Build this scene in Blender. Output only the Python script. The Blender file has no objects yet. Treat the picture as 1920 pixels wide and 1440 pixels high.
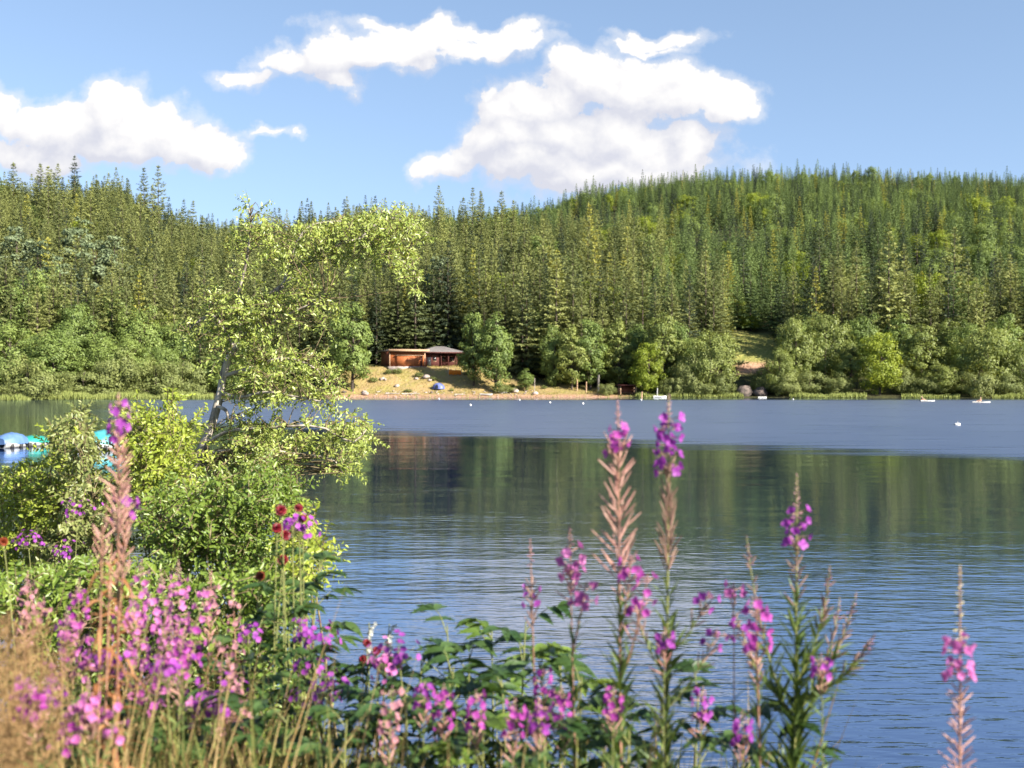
import bpy, math, random
import numpy as np
from mathutils import Vector, Matrix

R = math.radians
rng = np.random.default_rng(11)
random.seed(11)
scene = bpy.context.scene
COL = scene.collection

# ------------------------------------------------------------------ camera, sky, sun, exposure
F, HZ, EYE = 2317.0, 715.0, 3.2          # focal length in pixels of a 1920 wide picture, horizon row, eye height over the lake


def P(px, py, d):
    return np.array([(px - 960.0) / F * d, d, EYE + (HZ - py) / F * d])


cam_data = bpy.data.cameras.new("camera")
cam = bpy.data.objects.new("camera", cam_data)
COL.objects.link(cam)
cam.location = (0, 0, EYE)
cam.rotation_euler = (R(90) - 5.0 / F, 0, 0)
cam_data.sensor_width = 36.0
cam_data.lens = 36.0 * F / 1920.0
cam_data.clip_start = 0.1
cam_data.clip_end = 20000
cam_data.dof.use_dof = True
cam_data.dof.focus_distance = 13.0
cam_data.dof.aperture_fstop = 3.8
scene.camera = cam

SUN_DIR = Vector((0.76, -0.54, 0.52)).normalized()
sun_data = bpy.data.lights.new("sun", "SUN")
sun_data.energy = 5.0
sun_data.angle = R(0.53)
sun_data.color = (1.0, 0.93, 0.80)
sun = bpy.data.objects.new("sun", sun_data)
sun.rotation_euler = SUN_DIR.to_track_quat("Z", "Y").to_euler()
sun.location = (40, -30, 60)
COL.objects.link(sun)

scene.view_settings.view_transform = "Standard"
scene.view_settings.look = "None"
scene.view_settings.exposure = 1.72
scene.view_settings.gamma = 1.0
scene.cycles.use_denoising = True
scene.cycles.max_bounces = 7
scene.cycles.diffuse_bounces = 3
scene.cycles.glossy_bounces = 3
scene.cycles.transmission_bounces = 4
scene.cycles.caustics_reflective = False
scene.cycles.caustics_refractive = False
scene.cycles.sample_clamp_indirect = 4.0


class NT:
    """small helper to write node trees"""

    def __init__(self, tree):
        self.t = tree
        self.t.nodes.clear()

    def n(self, kind, **kw):
        nd = self.t.nodes.new(kind)
        for k, v in kw.items():
            setattr(nd, k, v)
        return nd

    def l(self, a, b):
        self.t.links.new(a, b)

    def val(self, sock, v):
        if hasattr(v, "is_linked") or hasattr(v, "links"):
            self.l(v, sock)
        else:
            sock.default_value = v

    def math(self, op, a, b=0.0, c=0.0, clamp=False):
        nd = self.n("ShaderNodeMath", operation=op)
        nd.use_clamp = clamp
        self.val(nd.inputs[0], a)
        self.val(nd.inputs[1], b)
        if op in ("SMOOTH_MAX", "SMOOTH_MIN", "MULTIPLY_ADD", "COMPARE"):
            self.val(nd.inputs[2], c)
        return nd.outputs[0]

    def vmath(self, op, a, b=None):
        nd = self.n("ShaderNodeVectorMath", operation=op)
        self.val(nd.inputs[0], a)
        if b is not None:
            self.val(nd.inputs[1], b)
        return nd.outputs["Value"] if op in ("LENGTH", "DOT_PRODUCT") else nd.outputs[0]

    def mix(self, f, a, b, blend="MIX"):
        nd = self.n("ShaderNodeMix", data_type="RGBA", blend_type=blend)
        self.val(nd.inputs[0], f)
        self.val(nd.inputs[6], a)
        self.val(nd.inputs[7], b)
        return nd.outputs[2]

    def ramp(self, x, lo, hi, smooth=True):
        nd = self.n("ShaderNodeMapRange")
        nd.interpolation_type = "SMOOTHSTEP" if smooth else "LINEAR"
        self.val(nd.inputs[0], x)
        nd.inputs[1].default_value = lo
        nd.inputs[2].default_value = hi
        nd.inputs[3].default_value = 0.0
        nd.inputs[4].default_value = 1.0
        return nd.outputs[0]

    def noise(self, vec, scale, detail=4.0, rough=0.55, dims="3D"):
        nd = self.n("ShaderNodeTexNoise", noise_dimensions=dims)
        self.val(nd.inputs["Vector"], vec)
        nd.inputs["Scale"].default_value = scale
        nd.inputs["Detail"].default_value = detail
        nd.inputs["Roughness"].default_value = rough
        return nd.outputs[0]


def c4(c):
    return (c[0], c[1], c[2], 1.0)


# world: physical sky with cumulus clouds laid out by direction (u = x/y, v = z/y around the north, +Y)
CLOUDS = [  # pixel centre and half sizes of each cloud lobe as seen towards +Y, weight
    (10, 205, 70, 62, 1.0), (-70, 215, 120, 70, 1.0), (120, 235, 120, 55, 1.0), (205, 215, 75, 60, 1.05), (290, 250, 110, 50, 1.0),
    (390, 268, 78, 40, 1.0), (240, 270, 190, 34, .95), (60, 300, 95, 40, .72), (10, 290, 60, 35, .7),
    (490, 238, 44, 10, .46), (535, 242, 16, 8, .4),
    (460, 150, 62, 22, .62), (530, 118, 72, 30, .74), (612, 110, 72, 52, .88), (640, 160, 40, 22, .6), (700, 106, 110, 28, .80),
    (820, 92, 150, 26, .80), (960, 88, 110, 20, .70), (840, 62, 190, 20, .72), (1185, 86, 75, 12, .55), (1215, 70, 90, 12, .42),
    (1110, 150, 90, 58, 1.05), (1200, 165, 120, 62, 1.0), (1305, 176, 92, 46, 1.0), (1020, 190, 100, 52, 1.0), (950, 215, 70, 40, .95),
    (920, 188, 14, 26, .6), (1370, 185, 50, 40, .85),
    (950, 262, 90, 52, 1.05), (1060, 250, 120, 62, 1.1), (1180, 262, 130, 64, 1.1), (1290, 275, 85, 56, 1.05), (1150, 318, 230, 46, 1.0),
    (1000, 305, 120, 42, .95), (840, 300, 60, 30, .78), (812, 312, 34, 26, .75), (880, 285, 50, 30, .7),
    (1040, 345, 70, 20, .6), (2300, 240, 190, 70, 1.0), (2500, 200, 160, 70, 1.0), (-500, 150, 200, 60, 1.0),
]

cg = bpy.data.node_groups.new("cloud field", "ShaderNodeTree")
cg.interface.new_socket("UV", in_out="INPUT", socket_type="NodeSocketVector")
cg.interface.new_socket("Field", in_out="OUTPUT", socket_type="NodeSocketFloat")
g = NT(cg)
gi = g.n("NodeGroupInput")
go = g.n("NodeGroupOutput")
uv = gi.outputs[0]
wn = g.n("ShaderNodeTexNoise")
g.l(uv, wn.inputs["Vector"])
wn.inputs["Scale"].default_value = 21.0
wn.inputs["Detail"].default_value = 5.0
wv = g.vmath("SUBTRACT", wn.outputs["Color"], (0.5, 0.5, 0.5))
wv = g.vmath("MULTIPLY", wv, (0.070, 0.055, 0.0))
uvw = g.vmath("ADD", uv, wv)
acc = None
for (cx, cy, rx, ry, w) in CLOUDS:
    q = g.vmath("SUBTRACT", uvw, ((cx - 960) / F, (HZ - cy) / F, 0))
    q = g.vmath("MULTIPLY", q, (F / rx / 1.07, F / ry / 1.07, 0))
    d = g.math("MULTIPLY_ADD", g.vmath("LENGTH", q), -w, w)
    acc = d if acc is None else g.math("SMOOTH_MAX", acc, d, 0.12)
fb = g.noise(uv, 27.0, 9.0, 0.64)
fb2 = g.noise(uv, 9.0, 3.0, 0.5)
fld = g.math("ADD", acc, g.math("MULTIPLY_ADD", fb, 1.25, -0.68))
fld = g.math("ADD", fld, g.math("MULTIPLY_ADD", fb2, 0.5, -0.25))
g.l(fld, go.inputs[0])

world = bpy.data.worlds.new("World")
scene.world = world
world.use_nodes = True
w = NT(world.node_tree)
tc = w.n("ShaderNodeTexCoord")
sx = w.n("ShaderNodeSeparateXYZ")
w.l(tc.outputs["Generated"], sx.inputs[0])
sky = w.n("ShaderNodeTexSky", sky_type="NISHITA")
sky.sun_disc = False
sky.sun_elevation = math.asin(SUN_DIR.z)
sky.sun_rotation = math.atan2(SUN_DIR.x, SUN_DIR.y)
sky.altitude = 900
sky.air_density = 1.0
sky.dust_density = 0.4
sky.ozone_density = 1.0
w.l(w.vmath("NORMALIZE", w.vmath("ADD", tc.outputs["Generated"], (0, 0, 0.16))), sky.inputs["Vector"])
yy = w.math("MAXIMUM", sx.outputs[1], 0.05)
cu = w.math("DIVIDE", sx.outputs[0], yy)
cv = w.math("DIVIDE", sx.outputs[2], yy)
cb = w.n("ShaderNodeCombineXYZ")
w.l(cu, cb.inputs[0])
w.l(cv, cb.inputs[1])


def field(off):
    nd = w.n("ShaderNodeGroup")
    nd.node_tree = cg
    w.l(w.vmath("ADD", cb.outputs[0], off), nd.inputs[0])
    return nd.outputs[0]


d0 = field((0, 0, 0))
d1 = field((0.008, 0.014, 0))
d2 = field((0.012, 0.040, 0))
alpha = w.math("MAXIMUM", w.ramp(d0, 0.0, 0.20), w.math("MULTIPLY", w.ramp(d0, -0.28, 0.12), 0.45))
front = w.ramp(sx.outputs[1], 0.06, 0.2)
alpha = w.math("MULTIPLY", alpha, front)
lit = w.math("ADD", 0.40, w.math("MULTIPLY", w.math("SUBTRACT", d0, d1), 0.9))
lit = w.math("ADD", lit, w.math("MULTIPLY", w.math("SUBTRACT", d0, d2), 0.50), clamp=True)
ccol = w.mix(lit, c4((0.335, 0.342, 0.385)), c4((0.475, 0.468, 0.465)))
bg1 = w.n("ShaderNodeBackground")
skyc = w.mix(1.0, sky.outputs[0], c4((1.02, 0.96, 0.90)), "MULTIPLY")
w.l(skyc, bg1.inputs[0])
bg1.inputs[1].default_value = 0.0855
bg2 = w.n("ShaderNodeBackground")
w.l(ccol, bg2.inputs[0])
bg2.inputs[1].default_value = 0.665
ms = w.n("ShaderNodeMixShader")
w.l(alpha, ms.inputs[0])
w.l(bg1.outputs[0], ms.inputs[1])
w.l(bg2.outputs[0], ms.inputs[2])
wo = w.n("ShaderNodeOutputWorld")
w.l(ms.outputs[0], wo.inputs[0])
world.cycles.sampling_method = "MANUAL"
world.cycles.sample_map_resolution = 512

# ------------------------------------------------------------------ helpers


class MB:
    """collects shapes and links them as ONE mesh object"""

    def __init__(self):
        self.v, self.f, self.t, self.n = [], [], [], 0

    def add(self, v, f, tint=0.5):
        v = np.asarray(v, dtype=np.float64).reshape(-1, 3)
        f = np.asarray(f, dtype=np.int64)
        t = np.full(len(v), tint) if np.isscalar(tint) else np.asarray(tint, dtype=np.float64)
        self.v.append(v)
        self.f.append(f + self.n)
        self.t.append(t)
        self.n += len(v)

    def mesh(self, name, mat, origin=(0, 0, 0), smooth=False):
        me = bpy.data.meshes.new(name)
        v = np.concatenate(self.v) - np.asarray(origin, dtype=np.float64)
        me.vertices.add(len(v))
        me.vertices.foreach_set("co", v.astype(np.float32).ravel())
        loops = np.concatenate([a.ravel() for a in self.f])
        tot = np.concatenate([np.full(len(a), a.shape[1]) for a in self.f])
        start = np.concatenate([[0], np.cumsum(tot)[:-1]])
        me.loops.add(len(loops))
        me.loops.foreach_set("vertex_index", loops.astype(np.int32))
        me.polygons.add(len(tot))
        me.polygons.foreach_set("loop_start", start.astype(np.int32))
        me.polygons.foreach_set("loop_total", tot.astype(np.int32))
        if smooth:
            me.polygons.foreach_set("use_smooth", np.ones(len(tot), dtype=bool))
        at = me.attributes.new("tint", "FLOAT", "POINT")
        at.data.foreach_set("value", np.concatenate(self.t).astype(np.float32))
        me.update(calc_edges=True)
        me.validate()
        if mat is not None:
            me.materials.append(mat)
        return me

    def build(self, name, mat, parent=None, origin=(0, 0, 0), smooth=False):
        if not self.v:
            return None
        o = bpy.data.objects.new(name, self.mesh(name, mat, origin, smooth))
        COL.objects.link(o)
        if parent is not None:
            o.parent = parent
        return o


def tag(o, label=None, cat=None, group=None, kind=None):
    if label:
        o["label"] = label
    if cat:
        o["category"] = cat
    if group:
        o["group"] = group
    if kind:
        o["kind"] = kind
    return o


def thing(name, loc, label, cat, group=None, rz=0.0):
    o = bpy.data.objects.new(name, None)
    o.empty_display_size = 0.2
    COL.objects.link(o)
    o.location = [float(a) for a in loc]
    o.rotation_euler = (0, 0, rz)
    return tag(o, label, cat, group)


def link_mesh(name, me, parent):
    o = bpy.data.objects.new(name, me)
    COL.objects.link(o)
    o.parent = parent
    return o


def nrm(a):
    a = np.asarray(a, dtype=np.float64)
    return a / np.maximum(np.linalg.norm(a, axis=-1, keepdims=True), 1e-9)


def tube(mb, pts, rad, n=6, tint=0.5, cap=True):
    pts = np.asarray(pts, dtype=np.float64)
    k = len(pts)
    rad = np.full(k, rad) if np.isscalar(rad) else np.asarray(rad, dtype=np.float64)
    tan = nrm(np.gradient(pts, axis=0))
    ref = np.array([0.13, 0.97, 0.2]) if abs(tan[0][2]) > 0.6 else np.array([0.05, 0.1, 1.0])
    a = nrm(np.cross(tan, ref))
    b = np.cross(tan, a)
    ang = np.arange(n) / n * 2 * math.pi
    ring = (a[:, None, :] * np.cos(ang)[None, :, None] + b[:, None, :] * np.sin(ang)[None, :, None]) * rad[:, None, None]
    v = (pts[:, None, :] + ring).reshape(-1, 3)
    i = np.arange(k - 1)[:, None] * n
    j = np.arange(n)[None, :]
    j2 = (j + 1) % n
    f = np.stack([i + j, i + j2, i + n + j2, i + n + j], -1).reshape(-1, 4)
    mb.add(v, f, tint)
    if cap and rad[-1] > 0.004:
        mb.add(v[-n:], [list(range(n))], tint)


def box(mb, c, s, rot=None, tint=0.5):
    c, s = np.asarray(c, float), np.asarray(s, float) / 2
    v = np.array([[x, y, z] for x in (-1, 1) for y in (-1, 1) for z in (-1, 1)], float) * s
    if rot is not None:
        v = v @ np.asarray(rot).T
    mb.add(v + c, [[0, 1, 3, 2], [4, 6, 7, 5], [0, 4, 5, 1], [2, 3, 7, 6], [0, 2, 6, 4], [1, 5, 7, 3]], tint)


def diamonds(mb, pos, d, up, L, W, tint, fold=0.25, wide=0.45):
    """N small folded leaves, each of two triangles"""
    pos, d = np.asarray(pos, float), nrm(d)
    side = nrm(np.cross(d, up))
    nn = np.cross(side, d)
    N = len(pos)
    L = np.broadcast_to(L, N)[:, None]
    W = np.broadcast_to(W, N)[:, None]
    tip = pos + d * L
    mid = pos + d * L * wide + nn * W * fold
    v = np.stack([pos, mid + side * W / 2, tip, mid - side * W / 2], 1).reshape(-1, 3)
    i = np.arange(N)[:, None] * 4
    f = np.concatenate([i + np.array([[0, 1, 2]]), i + np.array([[0, 2, 3]])])
    mb.add(v, f, np.repeat(np.broadcast_to(tint, N), 4))


def petals(mb, pos, d, up, L, W, tint, cup=0.15):
    """N rounded petals or round leaves, one six-sided face each side of the midrib"""
    pos, d = np.asarray(pos, float), nrm(d)
    side = nrm(np.cross(d, up))
    nn = np.cross(side, d)
    N = len(pos)
    L = np.broadcast_to(L, N)[:, None]
    W = np.broadcast_to(W, N)[:, None]
    m1 = pos + d * L * 0.35
    m2 = pos + d * L * 0.75
    tip = pos + d * L
    v = np.stack([pos, m1 + side * W * .42 + nn * W * cup, m2 + side * W * .5 + nn * W * cup, tip,
                  m2 - side * W * .5 + nn * W * cup, m1 - side * W * .42 + nn * W * cup], 1).reshape(-1, 3)
    i = np.arange(N)[:, None] * 6
    f = np.concatenate([i + np.array([[0, 1, 2, 3]]), i + np.array([[0, 3, 4, 5]])])
    mb.add(v, f, np.repeat(np.broadcast_to(tint, N), 6))


def blades(mb, pos, d, up, L, W, droop, tint, segs=4, prof=0.8):
    """N long arching leaves or grass blades, folded along the midrib"""
    pos, d, up = np.asarray(pos, float), nrm(d), np.asarray(up, float)
    N = len(pos)
    side = nrm(np.cross(d, up))
    L = np.broadcast_to(L, N)[:, None]
    W = np.broadcast_to(W, N)[:, None]
    dr = np.broadcast_to(droop, N)[:, None]
    rings = []
    for k in range(segs + 1):
        t = k / segs
        p = pos + d * L * t
        p = p + np.array([0, 0, -1.0]) * L * dr * t * t
        wd = W * max(math.sin(math.pi * min(1.0, 0.12 + 0.88 * t ** prof)), 0.04) * 0.5
        nn = np.cross(side, d)
        rings.append(np.stack([p + side * wd + nn * wd * .5, p, p - side * wd + nn * wd * .5], 1))
    v = np.stack(rings, 1).reshape(-1, 3)
    base = np.arange(N)[:, None] * (segs + 1) * 3
    fs = []
    for k in range(segs):
        a = k * 3
        fs.append(base + np.array([[a, a + 1, a + 4, a + 3]]))
        fs.append(base + np.array([[a + 1, a + 2, a + 5, a + 4]]))
    mb.add(v, np.concatenate(fs), np.repeat(np.broadcast_to(tint, N), (segs + 1) * 3))


def rdir(n):
    return nrm(rng.normal(size=(n, 3)))


def bez(p, n=12):
    """smooth curve through the control points"""
    p = np.asarray(p, float)
    t = np.linspace(0, len(p) - 1, n)
    out = []
    for x in t:
        i = min(int(x), len(p) - 2)
        u = x - i
        p0, p1, p2, p3 = p[max(i - 1, 0)], p[i], p[i + 1], p[min(i + 2, len(p) - 1)]
        out.append(0.5 * ((2 * p1) + (-p0 + p2) * u + (2 * p0 - 5 * p1 + 4 * p2 - p3) * u * u + (-p0 + 3 * p1 - 3 * p2 + p3) * u ** 3))
    return np.array(out)


# ------------------------------------------------------------------ materials


def mat_new(name):
    m = bpy.data.materials.new(name)
    m.use_nodes = True
    return m, NT(m.node_tree)


def leaf_mat(name, lo, hi, trans=0.35, rough=0.5, spec=0.35, rnd=0.35, tcol=None):
    m, t = mat_new(name)
    at = t.n("ShaderNodeAttribute", attribute_name="tint")
    oi = t.n("ShaderNodeObjectInfo")
    geo = t.n("ShaderNodeNewGeometry")
    f = t.math("MULTIPLY_ADD", oi.outputs["Random"], rnd, t.math("MULTIPLY", at.outputs["Fac"], 1.0 - rnd), clamp=True)
    base = t.mix(f, c4(lo), c4(hi))
    p = t.n("ShaderNodeBsdfPrincipled")
    t.l(base, p.inputs["Base Color"])
    p.inputs["Roughness"].default_value = rough
    p.inputs["Specular IOR Level"].default_value = spec
    out = t.n("ShaderNodeOutputMaterial")
    if trans > 0:
        tr = t.n("ShaderNodeBsdfTranslucent")
        tcv = t.mix(1.0, base, c4(tcol or (1.25, 1.15, 0.6)), "MULTIPLY")
        t.l(tcv, tr.inputs[0])
        mx = t.n("ShaderNodeMixShader")
        mx.inputs[0].default_value = trans
        t.l(p.outputs[0], mx.inputs[1])
        t.l(tr.outputs[0], mx.inputs[2])
        t.l(mx.outputs[0], out.inputs[0])
    else:
        t.l(p.outputs[0], out.inputs[0])
    return m


def plain_mat(name, a, b, scale=3.0, rough=0.7, spec=0.3, stretch=(1, 1, 1), bump=0.0):
    m, t = mat_new(name)
    tc_ = t.n("ShaderNodeTexCoord")
    v = t.vmath("MULTIPLY", tc_.outputs["Object"], stretch)
    nz = t.noise(v, scale, 5.0, 0.6)
    f = t.ramp(nz, 0.32, 0.68)
    base = t.mix(f, c4(a), c4(b))
    p = t.n("ShaderNodeBsdfPrincipled")
    t.l(base, p.inputs["Base Color"])
    p.inputs["Roughness"].default_value = rough
    p.inputs["Specular IOR Level"].default_value = spec
    if bump:
        bp = t.n("ShaderNodeBump")
        bp.inputs["Distance"].default_value = bump
        t.l(nz, bp.inputs["Height"])
        t.l(bp.outputs[0], p.inputs["Normal"])
    out = t.n("ShaderNodeOutputMaterial")
    t.l(p.outputs[0], out.inputs[0])
    return m


M = {}
M["spruce"] = leaf_mat("spruce needles", (0.026, 0.044, 0.018), (0.285, 0.305, 0.098), 0.18, 0.65, 0.25, 0.62)
M["hill_spruce"] = leaf_mat("hill spruce needles", (0.02, 0.044, 0.02), (0.215, 0.285, 0.088), 0.18, 0.65, 0.25, 0.65)
M["dark_spruce"] = leaf_mat("dark fir needles", (0.022, 0.036, 0.022), (0.06, 0.08, 0.038), 0.12, 0.6, 0.3, 0.3)
M["pine"] = leaf_mat("pine needles", (0.0952, 0.1344, 0.0728), (0.2072, 0.2464, 0.1232), 0.18, 0.6, 0.3, 0.3)
M["larch"] = leaf_mat("yellow larch needles", (0.2128, 0.224, 0.0448), (0.3808, 0.3584, 0.0784), 0.25, 0.6, 0.25, 0.3)
M["dead_spruce"] = leaf_mat("dead spruce twigs", (0.13, 0.10, 0.085), (0.24, 0.19, 0.165), 0.0, 0.8, 0.2, 0.2)
M["birch"] = leaf_mat("birch leaves", (0.085, 0.135, 0.036), (0.25, 0.315, 0.08), 0.3, 0.5, 0.3, 0.35)
M["alder"] = leaf_mat("grey green alder leaves", (0.08, 0.115, 0.03), (0.26, 0.295, 0.075), 0.28, 0.5, 0.3, 0.3)
M["lime"] = leaf_mat("bright lime leaves", (0.1344, 0.1904, 0.0179), (0.28, 0.3248, 0.0392), 0.35, 0.5, 0.3, 0.2)
M["far_bush"] = leaf_mat("shore bush leaves", (0.09, 0.12, 0.036), (0.24, 0.265, 0.088), 0.28, 0.55, 0.25, 0.4)
M["bark"] = plain_mat("forest bark", (0.045, 0.035, 0.028), (0.10, 0.08, 0.065), 3.0, 0.9, 0.1, (1, 1, .2))
M["pale_bark"] = plain_mat("pale bark", (0.20, 0.17, 0.14), (0.42, 0.38, 0.33), 3.0, 0.85, 0.15, (1, 1, .25))
M["willow_bark"] = plain_mat("willow bark", (0.12, 0.10, 0.08), (0.46, 0.41, 0.35), 16.0, 0.85, 0.15, (1, 1, .35), 0.006)
M["twig"] = plain_mat("twigs", (0.10, 0.075, 0.04), (0.20, 0.16, 0.09), 20.0, 0.7, 0.2)
M["willow"] = leaf_mat("willow leaves", (0.165, 0.225, 0.042), (0.36, 0.415, 0.1), 0.38, 0.36, 0.5, 0.0)
M["shrub"] = leaf_mat("yellow green shrub leaves", (0.14, 0.2, 0.022), (0.38, 0.43, 0.06), 0.38, 0.38, 0.45, 0.15)
M["shrub_dark"] = leaf_mat("mid green shrub leaves", (0.075, 0.135, 0.02), (0.215, 0.285, 0.044), 0.36, 0.4, 0.45, 0.15)
M["shrub_grey"] = leaf_mat("grey green shrub leaves", (0.11, 0.145, 0.035), (0.27, 0.29, 0.1), 0.32, 0.4, 0.45, 0.1)
M["fw_leaf"] = leaf_mat("fireweed leaves", (0.06, 0.105, 0.028), (0.15, 0.2, 0.06), 0.35, 0.45, 0.35, 0.1)
M["fw_leaf_dry"] = leaf_mat("withered fireweed leaves", (0.23, 0.085, 0.032), (0.4, 0.21, 0.1), 0.35, 0.6, 0.2, 0.1, (1.2, 1.0, .8))
M["fw_leaf_red"] = leaf_mat("reddening fireweed leaves", (0.20, 0.12, 0.05), (0.32, 0.25, 0.08), 0.35, 0.6, 0.2, 0.1, (1.2, 1.0, .8))
M["fw_stem"] = leaf_mat("fireweed stems", (0.19, 0.095, 0.06), (0.32, 0.175, 0.12), 0.0, 0.5, 0.3, 0.2)
M["fw_stem_green"] = leaf_mat("green fireweed stems", (0.12, 0.14, 0.04), (0.22, 0.22, 0.08), 0.0, 0.5, 0.3, 0.2)
M["fw_pod"] = leaf_mat("fireweed seed pods", (0.33, 0.155, 0.13), (0.52, 0.31, 0.255), 0.15, 0.5, 0.3, 0.15, (1.2, 1, .9))
M["fw_pod_dark"] = leaf_mat("dull fireweed seed pods", (0.17, 0.10, 0.08), (0.32, 0.20, 0.15), 0.15, 0.55, 0.3, 0.1, (1.2, 1, .9))
M["petal"] = leaf_mat("magenta petals", (0.28, 0.03, 0.25), (0.54, 0.11, 0.46), 0.45, 0.5, 0.25, 0.1, (1.1, .9, 1.1))
M["petal_violet"] = leaf_mat("violet petals", (0.2, 0.03, 0.26), (0.42, 0.09, 0.45), 0.45, 0.5, 0.25, 0.1, (1.1, .9, 1.1))
M["petal_pink"] = leaf_mat("pink petals", (0.42, 0.085, 0.31), (0.62, 0.23, 0.5), 0.45, 0.5, 0.25, 0.1, (1.1, .95, 1.1))
M["petal_pale"] = leaf_mat("faded pink petals", (0.36, 0.15, 0.2), (0.52, 0.27, 0.28), 0.4, 0.55, 0.2, 0.1, (1.1, .95, 1.0))
M["bud"] = leaf_mat("fireweed buds", (0.30, 0.13, 0.19), (0.50, 0.30, 0.30), 0.15, 0.5, 0.3, 0.1, (1.1, 1, 1))
M["bud_pale"] = leaf_mat("pale fireweed buds", (0.42, 0.36, 0.20), (0.60, 0.52, 0.32), 0.15, 0.5, 0.3, 0.1, (1.1, 1, 1))
M["crimson"] = leaf_mat("dark crimson petals", (0.08, 0.005, 0.01), (0.22, 0.014, 0.026), 0.3, 0.5, 0.3, 0.05, (1.2, .8, .8))
M["rust"] = leaf_mat("rusty red petals", (0.14, 0.026, 0.012), (0.25, 0.055, 0.02), 0.3, 0.5, 0.3, 0.05, (1.2, .8, .8))
M["white_petal"] = leaf_mat("white petals", (0.45, 0.45, 0.4), (0.62, 0.62, 0.58), 0.35, 0.5, 0.3, 0.05, (1, 1, .95))
M["herb"] = leaf_mat("dark green herb leaves", (0.030, 0.070, 0.020), (0.075, 0.125, 0.036), 0.32, 0.4, 0.4, 0.1)
M["herb_light"] = leaf_mat("fresh green herb leaves", (0.07, 0.13, 0.022), (0.17, 0.24, 0.045), 0.36, 0.4, 0.4, 0.1)
M["straw"] = leaf_mat("straw", (0.2, 0.13, 0.045), (0.36, 0.265, 0.13), 0.25, 0.6, 0.2, 0.0, (1.1, 1, .8))
M["straw_green"] = leaf_mat("green yellow grass", (0.1, 0.125, 0.032), (0.24, 0.225, 0.07), 0.3, 0.55, 0.25, 0.0)
M["fuzz"] = leaf_mat("brown grass panicles", (0.22, 0.13, 0.055), (0.36, 0.235, 0.115), 0.3, 0.7, 0.15, 0.0, (1.1, 1, .9))
M["reed"] = leaf_mat("reeds", (0.17, 0.21, 0.055), (0.29, 0.32, 0.105), 0.3, 0.6, 0.2, 0.0)
M["shore_grass"] = leaf_mat("dry shore grass", (0.17, 0.155, 0.04), (0.36, 0.28, 0.1), 0.25, 0.7, 0.15, 0.0)
M["rock"] = plain_mat("pale rock", (0.20, 0.16, 0.14), (0.42, 0.35, 0.32), 1.6, 0.9, 0.15, (1, 1, 1), 0.05)
M["grey_rock"] = plain_mat("grey rock", (0.05, 0.045, 0.04), (0.17, 0.13, 0.115), 1.2, 0.9, 0.15, (1, 1, 1), 0.1)
M["white_paint"] = plain_mat("white paint", (0.30, 0.30, 0.29), (0.42, 0.42, 0.41), 2.0, 0.45, 0.5)
M["tarp_blue"] = plain_mat("pale blue tarpaulin", (0.06, 0.125, 0.28), (0.09, 0.16, 0.32), 3.0, 0.45, 0.4)
M["tarp_teal"] = plain_mat("teal tarpaulin", (0.008, 0.17, 0.13), (0.02, 0.25, 0.20), 3.0, 0.45, 0.4)
M["tarp_aqua"] = plain_mat("aqua tarpaulin", (0.02, 0.19, 0.20), (0.06, 0.30, 0.31), 3.0, 0.45, 0.4)
M["dark_gap"] = plain_mat("dark rubber", (0.02, 0.02, 0.022), (0.05, 0.05, 0.05), 3.0, 0.6, 0.3)
M["buoy"] = plain_mat("buoy plastic", (0.50, 0.50, 0.49), (0.60, 0.60, 0.60), 3.0, 0.4, 0.5)
M["skin"] = plain_mat("skin", (0.48, 0.29, 0.20), (0.56, 0.35, 0.25), 5.0, 0.55, 0.35)
M["hair"] = plain_mat("dark hair", (0.05, 0.03, 0.02), (0.09, 0.06, 0.04), 9.0, 0.6, 0.3)
M["orange"] = plain_mat("orange canvas", (0.62, 0.17, 0.015), (0.76, 0.24, 0.02), 3.0, 0.6, 0.3)
M["tent_blue"] = plain_mat("blue tent cloth", (0.08, 0.10, 0.30), (0.13, 0.16, 0.38), 3.0, 0.5, 0.3)
M["window"] = plain_mat("dark window glass", (0.015, 0.018, 0.022), (0.03, 0.032, 0.036), 1.0, 0.12, 0.6)
M["pale_timber"] = plain_mat("pale timber", (0.30, 0.19, 0.12), (0.42, 0.28, 0.18), 4.0, 0.75, 0.25, (1, 1, .2))
M["shingle"] = plain_mat("grey roof felt", (0.13, 0.12, 0.12), (0.20, 0.18, 0.175), 2.0, 0.85, 0.2)
M["dark_red"] = plain_mat("dark red timber", (0.055, 0.018, 0.016), (0.10, 0.035, 0.03), 3.0, 0.8, 0.2)


def board_mat(name, a, b, pitch=0.28):
    m, t = mat_new(name)
    tc_ = t.n("ShaderNodeTexCoord")
    s = t.n("ShaderNodeSeparateXYZ")
    t.l(tc_.outputs["Object"], s.inputs[0])
    xy = t.math("ADD", s.outputs[0], s.outputs[1])
    k = t.math("DIVIDE", xy, pitch)
    idx = t.math("FLOOR", k)
    fr = t.math("FRACT", k)
    wn_ = t.n("ShaderNodeTexWhiteNoise", noise_dimensions="1D")
    t.l(idx, wn_.inputs["W"])
    nz = t.noise(t.vmath("MULTIPLY", tc_.outputs["Object"], (1, 1, .3)), 2.5, 4.0)
    f = t.math("MULTIPLY_ADD", wn_.outputs["Value"], 0.6, t.math("MULTIPLY", nz, 0.4))
    base = t.mix(f, c4(a), c4(b))
    gap = t.math("LESS_THAN", fr, 0.10)
    base = t.mix(gap, base, c4([x * 0.45 for x in a]))
    p = t.n("ShaderNodeBsdfPrincipled")
    t.l(base, p.inputs["Base Color"])
    p.inputs["Roughness"].default_value = 0.75
    out = t.n("ShaderNodeOutputMaterial")
    t.l(p.outputs[0], out.inputs[0])
    return m


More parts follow.
